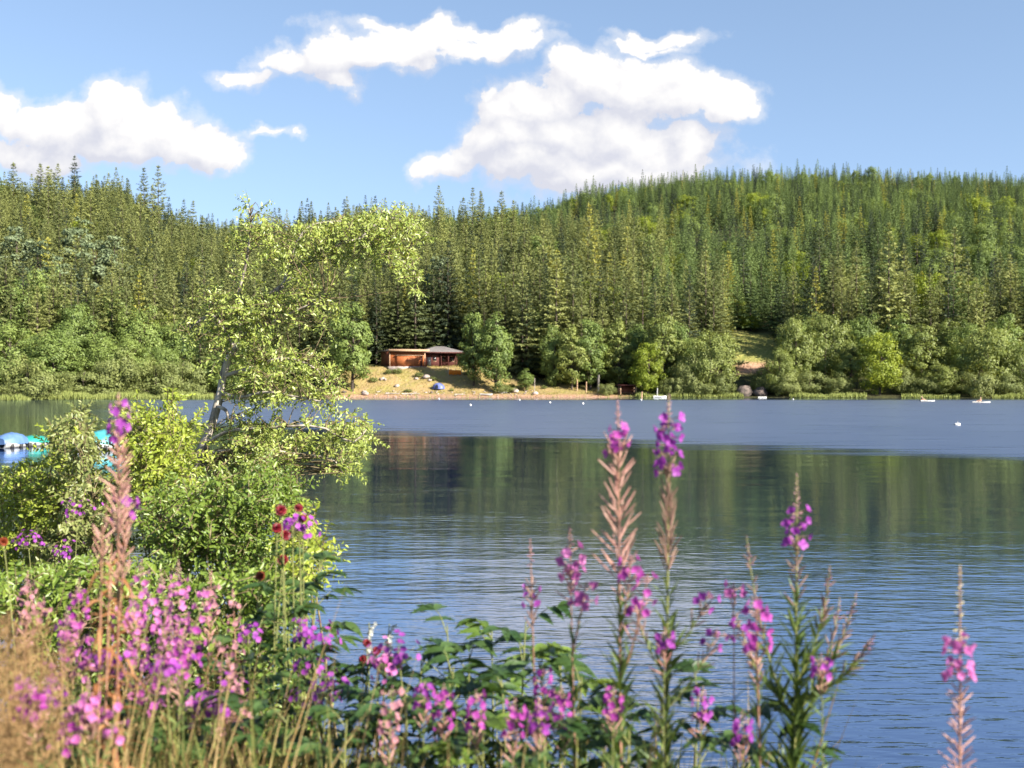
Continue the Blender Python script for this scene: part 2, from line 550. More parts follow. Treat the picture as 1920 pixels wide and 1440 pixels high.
M["cedar"] = board_mat("orange cedar boards", (0.27, 0.075, 0.020), (0.40, 0.125, 0.036))
M["brown_board"] = board_mat("brown boards", (0.17, 0.050, 0.028), (0.24, 0.078, 0.045))

# terrain: the kind of ground is stored per vertex (0 forest floor .. 1 dry beach, earth amount apart)
mt, t = mat_new("hill ground")
a1 = t.n("ShaderNodeAttribute", attribute_name="beach")
a2 = t.n("ShaderNodeAttribute", attribute_name="meadow")
a3 = t.n("ShaderNodeAttribute", attribute_name="earth")
geo = t.n("ShaderNodeNewGeometry")
n1 = t.noise(geo.outputs["Position"], 0.35, 6.0, 0.6)
n2 = t.noise(geo.outputs["Position"], 1.4, 5.0, 0.6)
forest = t.mix(t.ramp(n1, .35, .65), c4((0.035, 0.034, 0.018)), c4((0.060, 0.062, 0.022)))
beach = t.mix(t.ramp(n1, .38, .62), c4((0.27, 0.195, 0.085)), c4((0.235, 0.20, 0.065)))
beach = t.mix(t.ramp(n2, .45, .75), beach, c4((0.30, 0.215, 0.125)))
mead = t.mix(t.ramp(n2, .35, .65), c4((0.15, 0.175, 0.045)), c4((0.27, 0.25, 0.08)))
earth = t.mix(t.ramp(n2, .35, .65), c4((0.30, 0.17, 0.11)), c4((0.40, 0.25, 0.17)))
cc = t.mix(a1.outputs["Fac"], forest, beach)
cc = t.mix(a2.outputs["Fac"], cc, mead)
cc = t.mix(a3.outputs["Fac"], cc, earth)
p = t.n("ShaderNodeBsdfPrincipled")
t.l(cc, p.inputs["Base Color"])
p.inputs["Roughness"].default_value = 0.95
p.inputs["Specular IOR Level"].default_value = 0.1
bp = t.n("ShaderNodeBump")
bp.inputs["Distance"].default_value = 0.4
t.l(n2, bp.inputs["Height"])
t.l(bp.outputs[0], p.inputs["Normal"])
o_ = t.n("ShaderNodeOutputMaterial")
t.l(p.outputs[0], o_.inputs[0])
M["hill"] = mt

# lake: dark water, ripples in the normal; a breeze roughens it in a broad patch off the far shore
mt, t = mat_new("lake water")
geo = t.n("ShaderNodeNewGeometry")
pos = geo.outputs["Position"]
s = t.n("ShaderNodeSeparateXYZ")
t.l(pos, s.inputs[0])
big = t.noise(t.vmath("MULTIPLY", pos, (0.020, 0.05, 0)), 1.0, 3.0, 0.5)
wob = t.math("MULTIPLY_ADD", big, 26.0, -13.0)
edge_l = t.math("MULTIPLY_ADD", s.outputs[0], -0.95, 70.0)          # the patch reaches nearer on the right side
edge_l = t.math("MAXIMUM", edge_l, 40.0)
dy = t.math("ADD", t.math("SUBTRACT", s.outputs[1], edge_l), t.math("MULTIPLY", wob, 0.55))
streak = t.noise(t.vmath("MULTIPLY", pos, (0.10, 0.75, 0)), 1.0, 4.0, 0.6)
near_edge = t.ramp(t.math("MULTIPLY_ADD", streak, 26.0, t.math("ADD", dy, -13.0)), -5.0, 8.0)
far_edge = t.ramp(t.math("ADD", s.outputs[1], t.math("MULTIPLY", wob, 0.6)), 222.0, 205.0)
leftcalm = t.ramp(t.math("ADD", t.math("ADD", s.outputs[0], t.math("MULTIPLY", s.outputs[1], 0.30)), wob), -8.0, 8.0)
patch = t.math("MULTIPLY", near_edge, far_edge)
patch = t.math("MULTIPLY", patch, t.math("MULTIPLY_ADD", leftcalm, 0.85, 0.15))
nA = t.noise(t.vmath("MULTIPLY", pos, (1.15, 3.4, 1)), 1.0, 2.0, 0.5)
nB = t.noise(t.vmath("ADD", t.vmath("MULTIPLY", pos, (2.7, 7.4, 1)), (13, 7, 0)), 1.0, 3.0, 0.5)
nC = t.noise(t.vmath("MULTIPLY", pos, (0.16, 0.42, 1)), 1.0, 2.0, 0.5)
gust = t.ramp(t.noise(t.vmath("MULTIPLY", pos, (0.05, 0.13, 1)), 1.0, 2.0), 0.30, 0.68)
rip = t.math("MULTIPLY_ADD", nA, 1.0, t.math("MULTIPLY", nB, 0.46))
hgt = t.math("MULTIPLY", rip, t.math("MULTIPLY_ADD", gust, 0.7, 0.5))
calm = t.n("ShaderNodeMapRange")
t.l(t.math("ADD", s.outputs[1], t.math("MULTIPLY", wob, 0.25)), calm.inputs[0])
for i_, v_ in enumerate((14.0, 29.0, 0.86, 0.26)):
    calm.inputs[i_ + 1].default_value = v_
hgt = t.math("MULTIPLY_ADD", nC, 1.2, t.math("MULTIPLY", hgt, calm.outputs[0]))
bp = t.n("ShaderNodeBump")
bp.inputs["Strength"].default_value = 1.0
bp.inputs["Distance"].default_value = 0.0215
t.l(hgt, bp.inputs["Height"])
gl = t.n("ShaderNodeBsdfGlossy")
gl.inputs["Color"].default_value = (0.82, 0.89, 1.0, 1)
t.l(t.math("MULTIPLY_ADD", patch, t.math("MULTIPLY_ADD", streak, 0.16, 0.17), 0.045), gl.inputs["Roughness"])
t.l(bp.outputs[0], gl.inputs["Normal"])
df = t.n("ShaderNodeBsdfDiffuse")
df.inputs["Color"].default_value = (0.004, 0.012, 0.054, 1)
cosv = t.math("ABSOLUTE", t.vmath("DOT_PRODUCT", geo.outputs["Normal"], geo.outputs["Incoming"]))
fr = t.math("MULTIPLY_ADD", t.math("POWER", t.math("SUBTRACT", 1.0, cosv), 2.1), 0.90, 0.04)
fr = t.math("MULTIPLY", fr, t.math("MULTIPLY_ADD", patch, -0.40, 1.0))   # steep ripples face the eye and mirror less
mx = t.n("ShaderNodeMixShader")
t.l(fr, mx.inputs[0])
t.l(df.outputs[0], mx.inputs[1])
t.l(gl.outputs[0], mx.inputs[2])
o_ = t.n("ShaderNodeOutputMaterial")
t.l(mx.outputs[0], o_.inputs[0])
M["water"] = mt
M["bank"] = plain_mat("bank soil", (0.05, 0.045, 0.02), (0.12, 0.11, 0.04), 2.5, 0.95, 0.1, (1, 1, 1), 0.05)

# ------------------------------------------------------------------ setting: terrain, lake, near bank

PROFILES = [
    (-1400, [(190, -2), (206, -1), (212, .1), (235, 1.2), (270, 6), (320, 18), (380, 34), (450, 48), (520, 58), (700, 58)]),
    (0, [(190, -2), (206, -1), (212, .1), (235, 1.2), (270, 6), (320, 18), (380, 34), (450, 49), (520, 58), (700, 58)]),
    (200, [(200, -2), (216, -1), (222, .1), (240, 1.2), (280, 7), (330, 20), (390, 37), (450, 51), (520, 58), (700, 56)]),
    (330, [(200, -2), (222, -1), (228, .1), (250, 1.5), (290, 8), (350, 20), (450, 36), (560, 52), (700, 56)]),
    (450, [(200, -2), (228, -1), (234, .1), (255, 1.5), (300, 9), (400, 25), (500, 42), (600, 57), (720, 62)]),
    (610, [(200, -2), (240, -1), (246, .1), (254, 2.2), (266, 6), (300, 11), (400, 28), (500, 44), (600, 58), (720, 63)]),
    (690, [(200, -2), (240, -1), (247, .1), (252, 1.0), (258, 3.9), (264, 6.3), (280, 6.8), (300, 10), (400, 30), (500, 47), (600, 63), (720, 68)]),
    (880, [(200, -2), (241, -1), (247, .1), (252, 1.0), (258, 3.7), (264, 6.1), (280, 6.8), (300, 10), (400, 31), (500, 49), (600, 67), (720, 72)]),
    (1000, [(200, -2), (241, -1), (247, .1), (252, 1.0), (260, 3.0), (280, 6), (320, 13), (400, 31), (500, 50), (600, 73), (720, 79)]),
    (1150, [(200, -2), (241, -1), (247, .1), (255, 1.2), (270, 3), (300, 9), (400, 34), (500, 57), (620, 87), (740, 92)]),
    (1350, [(200, -2), (238, -1), (245, .1), (252, .8), (268, 4.5), (285, 10), (300, 13), (400, 36), (500, 61), (640, 96), (760, 99)]),
    (1600, [(200, -2), (234, -1), (240, .1), (250, 1.5), (270, 6), (300, 13), (400, 37), (500, 62), (650, 99), (760, 102)]),
    (1920, [(200, -2), (226, -1), (232, .1), (245, 1.5), (270, 6), (300, 13), (400, 37), (500, 61), (650, 95), (760, 98)]),
    (3400, [(200, -2), (226, -1), (232, .1), (245, 1.5), (270, 6), (300, 13), (400, 37), (500, 58), (650, 84), (760, 90)]),
]
PCOL = np.array([p_[0] for p_ in PROFILES], float)


def ground(x, y):
    x, y = np.asarray(x, float), np.asarray(y, float)
    u = np.clip(x / y * F + 960, PCOL[0], PCOL[-1])
    zs = np.stack([np.interp(y, [a for a, _ in pr] + [1200], [b for _, b in pr] + [50]) for _, pr in PROFILES], 0)
    i = np.clip(np.searchsorted(PCOL, u) - 1, 0, len(PCOL) - 2)
    f = (u - PCOL[i]) / (PCOL[i + 1] - PCOL[i])
    f = f * f * (3 - 2 * f)
    if zs.ndim == 1:
        za, zb = zs[i], zs[i + 1]
    else:
        k = np.arange(zs.shape[1])
        za, zb = zs[i, k], zs[i + 1, k]
    z = za * (1 - f) + zb * f
    amp = np.clip(z / 20, 0.0, 1.0)
    z = z + amp * (0.9 * np.sin(x * .11 + y * .05) + 0.7 * np.sin(x * .047 - y * .09 + 1.3)) + np.clip(z / 3, 0, 1) * .15 * np.sin(x * .9 + 2 * np.sin(y * .7))
    return z + 7.0 * np.clip((y - 330) / 170, 0, 1)


def shore_y(px):
    ys = np.linspace(205, 262, 400)
    z = ground((px - 960) / F * ys, ys)
    return float(ys[np.argmax(z > 0.0)])


def gpt(px, d):
    x = (px - 960) / F * d
    return np.array([x, d, float(ground(np.array([x]), np.array([d]))[0])])


us = np.concatenate([np.linspace(-1400, -60, 40), np.linspace(-40, 1960, 330), np.linspace(1990, 3400, 40)])
ds = np.concatenate([np.linspace(190, 290, 130), np.linspace(292, 760, 130), np.linspace(780, 1400, 20)])
UU, DD = np.meshgrid(us, ds)
X = ((UU - 960) / F * DD).ravel()
Y = DD.ravel()
Z = ground(X, Y)
mb = MB()
nu = len(us)
ii = (np.arange(len(ds) - 1)[:, None] * nu + np.arange(nu - 1)[None, :]).ravel()
mb.add(np.stack([X, Y, Z], 1), np.stack([ii, ii + 1, ii + nu + 1, ii + nu], 1))
hills = mb.build("hills", M["hill"], smooth=True)
tag(hills, "wooded hill slopes rising behind the lake with a dry sandy beach", kind="structure")
U = UU.ravel()


def sstep(x, a, b):
    t_ = np.clip((x - a) / (b - a), 0, 1)
    return t_ * t_ * (3 - 2 * t_)


wob_ = 10 * np.sin(Y * .7) + 8 * np.sin(U * .05)
beach_w = sstep(U + wob_, 590, 640) * (1 - sstep(U + wob_, 1150, 1200)) * (1 - sstep(Y, 270, 280)) * (1 - sstep(U, 900, 1000) * sstep(Y, 256, 262))
mead_w = sstep(U, 1355, 1385) * (1 - sstep(U, 1455, 1480)) * sstep(Y, 268, 276) * (1 - sstep(Y, 300, 312)) + (1 - sstep(Y - 244 + .03 * (U - 1200), 3, 7)) * sstep(U, 1180, 1210) * sstep(Z, -.2, .2)
earth_w = sstep(U, 1365, 1390) * (1 - sstep(U, 1440, 1465)) * sstep(Y, 268, 271) * (1 - sstep(Y, 275, 279))
earth_w = np.maximum(earth_w, sstep(U, 1775, 1785) * (1 - sstep(U, 1800, 1812)) * sstep(Y, 246, 252) * (1 - sstep(Y, 275, 282)))
earth_w = np.maximum(earth_w, sstep(U + wob_, 600, 640) * (1 - sstep(U + wob_, 1140, 1190)) * (1 - sstep(Z, .35, .7)))
for nm, arr in (("beach", beach_w), ("meadow", np.clip(mead_w, 0, 1)), ("earth", np.clip(earth_w, 0, 1))):
    at = hills.data.attributes.new(nm, "FLOAT", "POINT")
    at.data.foreach_set("value", arr.astype(np.float32))

mb = MB()
xs = np.linspace(-3000, 3000, 41)
ysg = np.concatenate([np.linspace(-300, 300, 31), np.linspace(400, 5000, 12)])
XX, YY = np.meshgrid(xs, ysg)
ii = (np.arange(len(ysg) - 1)[:, None] * len(xs) + np.arange(len(xs) - 1)[None, :]).ravel()
mb.add(np.stack([XX.ravel(), YY.ravel(), np.zeros(XX.size)], 1), np.stack([ii, ii + 1, ii + len(xs) + 1, ii + len(xs)], 1))
tag(mb.build("lake_water", M["water"]), "calm dark lake with a wind-ruffled blue band off the far shore", kind="structure")


def bank_z(x, y):
    x, y = np.asarray(x, float), np.asarray(y, float)
    left = 1 - sstep(x, -2.2, -0.8)
    z = 1.55 - 1.0 * sstep(y, 4.2, 6.2) - (1.2 - .0 * left) * sstep(y, 6.4 + 3.0 * left, 8.0 + 4.5 * left)
    return z + 0.05 * np.sin(x * 3.1 + y) + 0.04 * np.sin(y * 4.3 - x * 2)


mb = MB()
xs = np.linspace(-60, 60, 241)
ysg = np.linspace(-40, 16, 169)
XX, YY = np.meshgrid(xs, ysg)
ii = (np.arange(len(ysg) - 1)[:, None] * len(xs) + np.arange(len(xs) - 1)[None, :]).ravel()
mb.add(np.stack([XX.ravel(), YY.ravel(), bank_z(XX.ravel(), YY.ravel())], 1), np.stack([ii, ii + 1, ii + len(xs) + 1, ii + len(xs)], 1))
tag(mb.build("ground", M["bank"], smooth=True), "grassy near bank of the lake", kind="structure")

exec_marker = "setting done"
# ------------------------------------------------------------------ far trees


def spruce_meshes(h, r, seed, mat, levels=26, nb=6, ragged=0.2, bare=0.08, fill=1.0, power=0.92, tone=None):
    rs = np.random.default_rng(seed)
    mb_, tr = MB(), MB()
    pos, dr, up, L, W, T = [], [], [], [], [], []
    for i in range(levels):
        t_ = (i + rs.uniform(-.3, .3)) / (levels - 1)
        t_ = min(max(t_, 0), 1)
        z0 = h * (bare + (0.985 - bare) * t_)
        rr = r * (1 - t_) ** power * rs.uniform(1 - ragged, 1 + ragged) + 0.12
        n_ = max(4, int(nb * (0.6 + 0.6 * (1 - t_))))
        a0 = rs.uniform(0, 6.28)
        for b in range(n_):
            if rs.random() > fill:
                continue
            az = a0 + 6.283 * b / n_ + rs.uniform(-.25, .25)
            br = rr * rs.uniform(.62, 1.2)
            zj = rs.uniform(-.5, .5) * h / levels * (1 - t_ ** 3)
            o = np.array([math.cos(az), math.sin(az), 0])
            tg = np.array([-o[1], o[0], 0])
            sl = 0.45 * t_ - 0.40 * (1 - t_)
            tb = rs.uniform(0, 1)
            ns = 3 + int(br * 2.3)
            for s_ in np.linspace(0.3, 1.0, ns):
                c = o * br * s_ + np.array([0, 0, z0 + zj + br * s_ * sl + 0.12 * br * s_ * s_])
                for q in range(3):
                    sg = (-1, 1, 0)[q]
                    if q == 2:
                        d_ = o * .8 + np.array([0, 0, -.9 if rs.random() < .6 else .1])
                    else:
                        d_ = o * .75 + tg * sg * .8 + np.array([0, 0, sl * .4 - .15])
                    pos.append(c + rs.normal(0, .06, 3))
                    dr.append(d_ + rs.normal(0, .15, 3))
                    up.append(np.array([0, 0, .75]) + rs.normal(0, .42, 3) + o * .75)
                    L.append(rs.uniform(.5, 1.0) * (.40 + .12 * br))
                    W.append(rs.uniform(.18, .34) * (.7 + .12 * br))
                    T.append(np.clip(tb * .6 + rs.uniform(0, .4), 0, 1) if tone is None else np.clip(tone + .45 * (tb * .6 + rs.uniform(0, .4)), 0, 1))
    # leader
    for k in range(5):
        pos.append(np.array([0, 0, h * (.955 + .008 * k)]))
        dr.append(np.array([rs.normal(0, .25), rs.normal(0, .25), 1.0]))
        up.append(rs.normal(size=3))
        L.append(.9 - .1 * k)
        W.append(.22)
        T.append(.6)
    diamonds(mb_, np.array(pos), np.array(dr), np.array(up), np.array(L), np.array(W), np.array(T), fold=-.18, wide=.5)
    tube(tr, [[0, 0, -1.0], [0, 0, h * .5], [0, 0, h * .97]], [h * .009 + .04, h * .005, .015], 6)
    return mb_.mesh("crown", mat), tr.mesh("trunk", M["bark"])


def leafy_meshes(h, rx, seed, mat, base=0.18, clumps=46, per=85, leaf=0.42, top_sharp=0.0, bark="bark", pine=False):
    """broadleaf (or pine) crown: leaf clumps spread through an uneven volume, a trunk with limbs"""
    rs = np.random.default_rng(seed)
    mb_, tr = MB(), MB()
    zc, rz = h * (base + 1) / 2, h * (1 - base) / 2
    cs, rad = [], []
    tries = 0
    while len(cs) < clumps and tries < 5000:
        tries += 1
        q = nrm(rs.normal(size=3)) * rs.uniform(.35, 1.0) ** .5
        taper = 1.0 - top_sharp * max(q[2] * .5 + .5, 0)
        c = np.array([q[0] * rx * taper, q[1] * rx * taper, q[2] * rz * .92])
        c = c * np.array([1, 1, 1]) + rs.normal(0, .10 * rx, 3)
        cr = rx * rs.uniform(.14, .40) * (1 - .45 * top_sharp * (q[2] * .5 + .5))
        cs.append(c)
        rad.append(cr)
    pos, dr, up, L, W, T = [], [], [], [], [], []
    for c, cr in zip(cs, rad):
        n_ = int(per * (cr / (rx * .32)) ** 1.3)
        q = nrm(rs.normal(size=(n_, 3))) * (rs.uniform(.2, 1, (n_, 1)) ** .45)
        flat = .45 if pine else .8
        pp = c + q * np.array([cr, cr, cr * flat])
        pos.append(pp + np.array([0, 0, zc]))
        out = nrm(q * .9 + nrm(c / np.array([rx, rx, rz]))[None, :] * .5 + np.array([0, 0, .25]))
        dr.append(nrm(np.cross(out, rs.normal(size=(n_, 3)))) + (np.array([0, 0, .5]) if pine else np.array([0, 0, -.25])))
        up.append(out + rs.normal(0, .45, (n_, 3)))
        L.append(rs.uniform(.7, 1.3, n_) * leaf)
        W.append(rs.uniform(.45, .8, n_) * leaf)
        tb = rs.uniform(0, 1)
        T.append(np.clip(tb * .55 + rs.uniform(0, .45, n_), 0, 1))
    diamonds(mb_, np.concatenate(pos), np.concatenate(dr), np.concatenate(up), np.concatenate(L), np.concatenate(W), np.concatenate(T), .12, .5)
    tube(tr, bez([[0, 0, -.8], [rs.normal(0, .1), rs.normal(0, .1), h * .25], [rs.normal(0, .25), rs.normal(0, .25), h * .6], [0, 0, h * .9]], 8),
         np.linspace(h * .016 + .05, .04, 8), 7)
    for k in range(0, len(cs), 5):
        e = cs[k] + np.array([0, 0, zc])
        s_ = np.array([0, 0, max(h * .12, min(e[2] - .25 * h, h * .6))])
        tube(tr, bez([s_, (s_ + e) / 2 + np.array([0, 0, -.04 * h]), e], 5), np.linspace(h * .006 + .02, .02, 5), 4)
    return mb_.mesh("crown", mat), tr.mesh("trunk", M[bark])


def place_tree(name, meshes, loc, rz, sc, label, cat="tree", group=None):
    o = thing(name, loc, label, cat, group, rz)
    o.scale = (sc[0], sc[0], sc[1]) if isinstance(sc, tuple) else (sc, sc, sc)
    link_mesh("crown", meshes[0], o)
    link_mesh("trunk", meshes[1], o)
    return o


SPR = [spruce_meshes(24, 3.5 + .35 * (k % 3), 100 + k, M["spruce"], 31 + k % 3, 7, .24, tone=(.0, .55, .2, .42, .1, .31)[k]) for k in range(6)]
HIL = [spruce_meshes(20, 2.5 + .3 * (k % 3), 140 + k, M["hill_spruce"], 26, 6, .22, tone=(.0, .58, .2, .44, .1, .32)[k]) for k in range(6)]
DRK = [spruce_meshes(24, 3.4, 170 + k, M["dark_spruce"], 26, 6, .25, .14) for k in range(2)]
LAR = [spruce_meshes(20, 2.6, 180 + k, M["larch"], 24, 6, .28) for k in range(2)]
DED = [spruce_meshes(20, 2.2, 190, M["dead_spruce"], 20, 5, .3, .15, .75)]
PIN = [leafy_meshes(20, 3.6, 200 + k, M["pine"], .35, 40, 90, .5, .35, "bark", True) for k in range(3)]

# forest points on a jittered grid
pts = []
rows = np.arange(232, 790, 4.5)
for y in rows:
    xsr = np.arange(-0.50 * y - 6, 0.50 * y + 6, 4.6)
    xj = xsr + rng.uniform(-2.2, 2.2, len(xsr))
    yj = y + rng.uniform(-2.2, 2.2, len(xsr))
    pts.append(np.stack([xj, yj], 1))
pts = np.concatenate(pts)
pu = pts[:, 0] / pts[:, 1] * F + 960
fmin = np.interp(pu, [-400, 0, 330, 560, 600, 690, 880, 930, 1000, 1150, 1300, 1360, 1370, 1465, 1480, 1600, 1920, 2300],
                 [238, 240, 252, 256, 262, 283, 283, 268, 264, 262, 266, 272, 309, 309, 276, 268, 262, 262])
keep = pts[:, 1] > fmin
pts, pu = pts[keep], pu[keep]
pz = ground(pts[:, 0], pts[:, 1])
hill_w = sstep(pu + rng.uniform(-90, 90, len(pu)), 1080, 1260) * sstep(pts[:, 1] + rng.uniform(-20, 20, len(pu)), 262, 305)
hill_w = np.maximum(hill_w, sstep(pu + rng.uniform(-80, 80, len(pu)), 640, 820) * sstep(pts[:, 1] + rng.uniform(-40, 40, len(pu)), 380, 470))
kind = np.where(rng.random(len(pu)) < hill_w, 1, 0)                 # 1 hillside plantation, 0 older olive spruce
hh = np.where(kind == 1, rng.uniform(13.0, 18.5, len(pu)), rng.uniform(17.5, 26.0, len(pu)))
far = np.clip((pts[:, 1] - 350) / 250, 0, 1)
hh = hh * (1 - .26 * far * sstep(pu, 300, 420) - .08 * far * sstep(pu, 900, 1150)) * np.where(rng.random(len(pu)) < .10, rng.uniform(1.1, 1.3, len(pu)), rng.uniform(.86, 1.05, len(pu)))
hh = np.where((pu < 560) & (pts[:, 1] > 440), hh * .9, hh)

TONES = np.array([0, 4, 2, 5, 3, 1])                                 # mesh variants from dark to light
drift = np.sin(pts[:, 0] * .033 + pts[:, 1] * .017 + .7) + .8 * np.sin(pts[:, 0] * .071 - pts[:, 1] * .045) + .5 * np.sin(pts[:, 1] * .12 + pts[:, 0] * .09)
tone_i = TONES[np.clip(((drift * .22 + .5) + rng.normal(0, .20, len(pu))) * 6, 0, 5.99).astype(int)]
# what of each tree shows over the nearer ones
order = np.argsort(pts[:, 1])
sky_ = np.full(2600, 9999.0)
shown = np.zeros(len(pu))
for k in order:
    d_ = pts[k, 1]
    topy = HZ - (pz[k] + hh[k] - EYE) / d_ * F
    basey = HZ - (pz[k] - EYE) / d_ * F
    wpx = max(2, int(hh[k] * .10 / d_ * F))
    a, b = int(pu[k] - wpx) + 300, int(pu[k] + wpx) + 300
    if b <= 0 or a >= 2600:
        continue
    a = max(a, 0)
    cur = np.minimum(sky_[a:b + 1], basey)
    vis = np.clip(cur - topy, 0, None).mean()
    if 0 <= pu[k] <= 1920:
        shown[k] = vis * wpx * 2
    prof = topy + np.abs(np.linspace(-1, 1, b + 1 - a)) * (hh[k] * .85 / d_ * F) if b + 1 > a else topy
    sky_[a:b + 1] = np.minimum(sky_[a:b + 1], prof[:len(sky_[a:b + 1])])

# standing-out spruces, at their places
NOTABLE = [  # px, distance, top row, meshes, label
    (140, 440, 292, DRK[0], "tallest dark spruce on the left skyline, its tip well above its neighbours"),
    (270, 430, 314, SPR[1], "left one of the twin tall spruces where the left wood drops to the blue sky"),
    (297, 436, 310, SPR[3], "right one of the twin tall spruces where the left wood drops to the blue sky"),
    (1710, 560, 336, DED[0], "dead grey brown spruce standing among green ones near the hilltop"),
    (1425, 470, 372, DRK[1], "slim very dark spruce halfway up the hillside above the clearing"),
    (840, 286, 452, DRK[0], "broad dark fir behind the hip roofed pavilion"),
    (1125, 284, 500, DRK[1], "dark needled fir between olive spruces right of the beach"),
    (1365, 315, 470, LAR[0], "yellow green larch rising behind the grassy clearing"),
    (1530, 330, 450, DRK[0], "black green fir above the round shore trees, left of two dark firs"),
    (1790, 310, 440, DRK[1], "dark green fir behind the lime trees on the right slope"),
    (1865, 300, 470, DRK[0], "large dark fir with a bare reddish trunk at the right edge"),
    (1045, 290, 468, LAR[1], "yellowish spruce in the olive row right of the birches"),
]
for (px, d_, ty, me, lab) in NOTABLE:
    q = gpt(px, d_)
    top = EYE + (HZ - ty) / F * d_
    h0 = 24.0 if me in SPR or me in DRK else 20.0
    place_tree("spruce_tree", me, q, rng.uniform(0, 6.28), ((top - q[2]) / h0 * (.72 if me in DED else 1.2), (top - q[2]) / h0), lab)

N_IND = 285
ind = np.argsort(-shown)[:N_IND]
is_ind = np.zeros(len(pu), bool)
is_ind[ind] = True
for k in ind:
    me = HIL[tone_i[k]] if kind[k] == 1 else SPR[tone_i[k]]
    h0 = 20.0 if kind[k] == 1 else 24.0
    odd = (k * 7919) % 100
    if odd < 9 or odd > 95:
        me, h0 = (DRK[k % 2], 24.0) if odd < 9 else (LAR[k % 2], 20.0)
    if pu[k] < 600:
        lab, grp = "olive green spruce in the wood on the left shore, like its neighbours", "spruces of the left shore wood"
    elif kind[k] == 0:
        lab, grp = "olive brown spruce in the close row behind the cabin and beach", "spruces behind the cabin and beach"
    else:
        lab, grp = "slim green spruce in the plantation covering the right hillside", "spruces of the right hillside"
    if odd < 9:
        lab, grp = "nearly black green fir scattered among lighter spruces", "dark firs scattered in the spruce wood"
    elif odd > 95:
        lab, grp = "yellowish larch scattered among the green spruces", "larches scattered in the spruce wood"
    sxy = hh[k] / h0 * rng.uniform(.85, 1.35)
    place_tree("spruce_tree", me, (pts[k, 0], pts[k, 1], pz[k]), rng.uniform(0, 6.28), (sxy, hh[k] / h0), lab, "tree", grp)

# broadleaf trees and bushes, each at its own place: px, row of the top, distance, width px, kind, label, category
LEAFY = {
    "birch": [leafy_meshes(12, 3.2, 300 + k, M["birch"], .06, 85, 130, 0.33, .45, "bark") for k in range(3)],
    "round": [leafy_meshes(12, 5.0, 310 + k, M["alder"], -.04, 103, 137, 0.36, .10) for k in range(3)],
    "tall": [leafy_meshes(14, 3.4, 320 + k, M["alder"], .0, 92, 130, 0.35, .35, "bark") for k in range(2)],
    "lime": [leafy_meshes(12, 4.0, 330 + k, M["lime"], -.03, 92, 137, 0.33, .12) for k in range(2)],
    "bush": [leafy_meshes(5, 3.6, 340 + k, M["far_bush"], -.1, 64, 137, 0.27, .05) for k in range(3)],
    "green": [leafy_meshes(13, 4.6, 350 + k, M["birch"], -.02, 96, 137, 0.36, .15) for k in range(3)],
}
H0 = {"birch": (12, 3.2), "round": (12, 5.0), "tall": (14, 3.4), "lime": (12, 4.0), "bush": (5, 3.6), "green": (13, 4.6)}
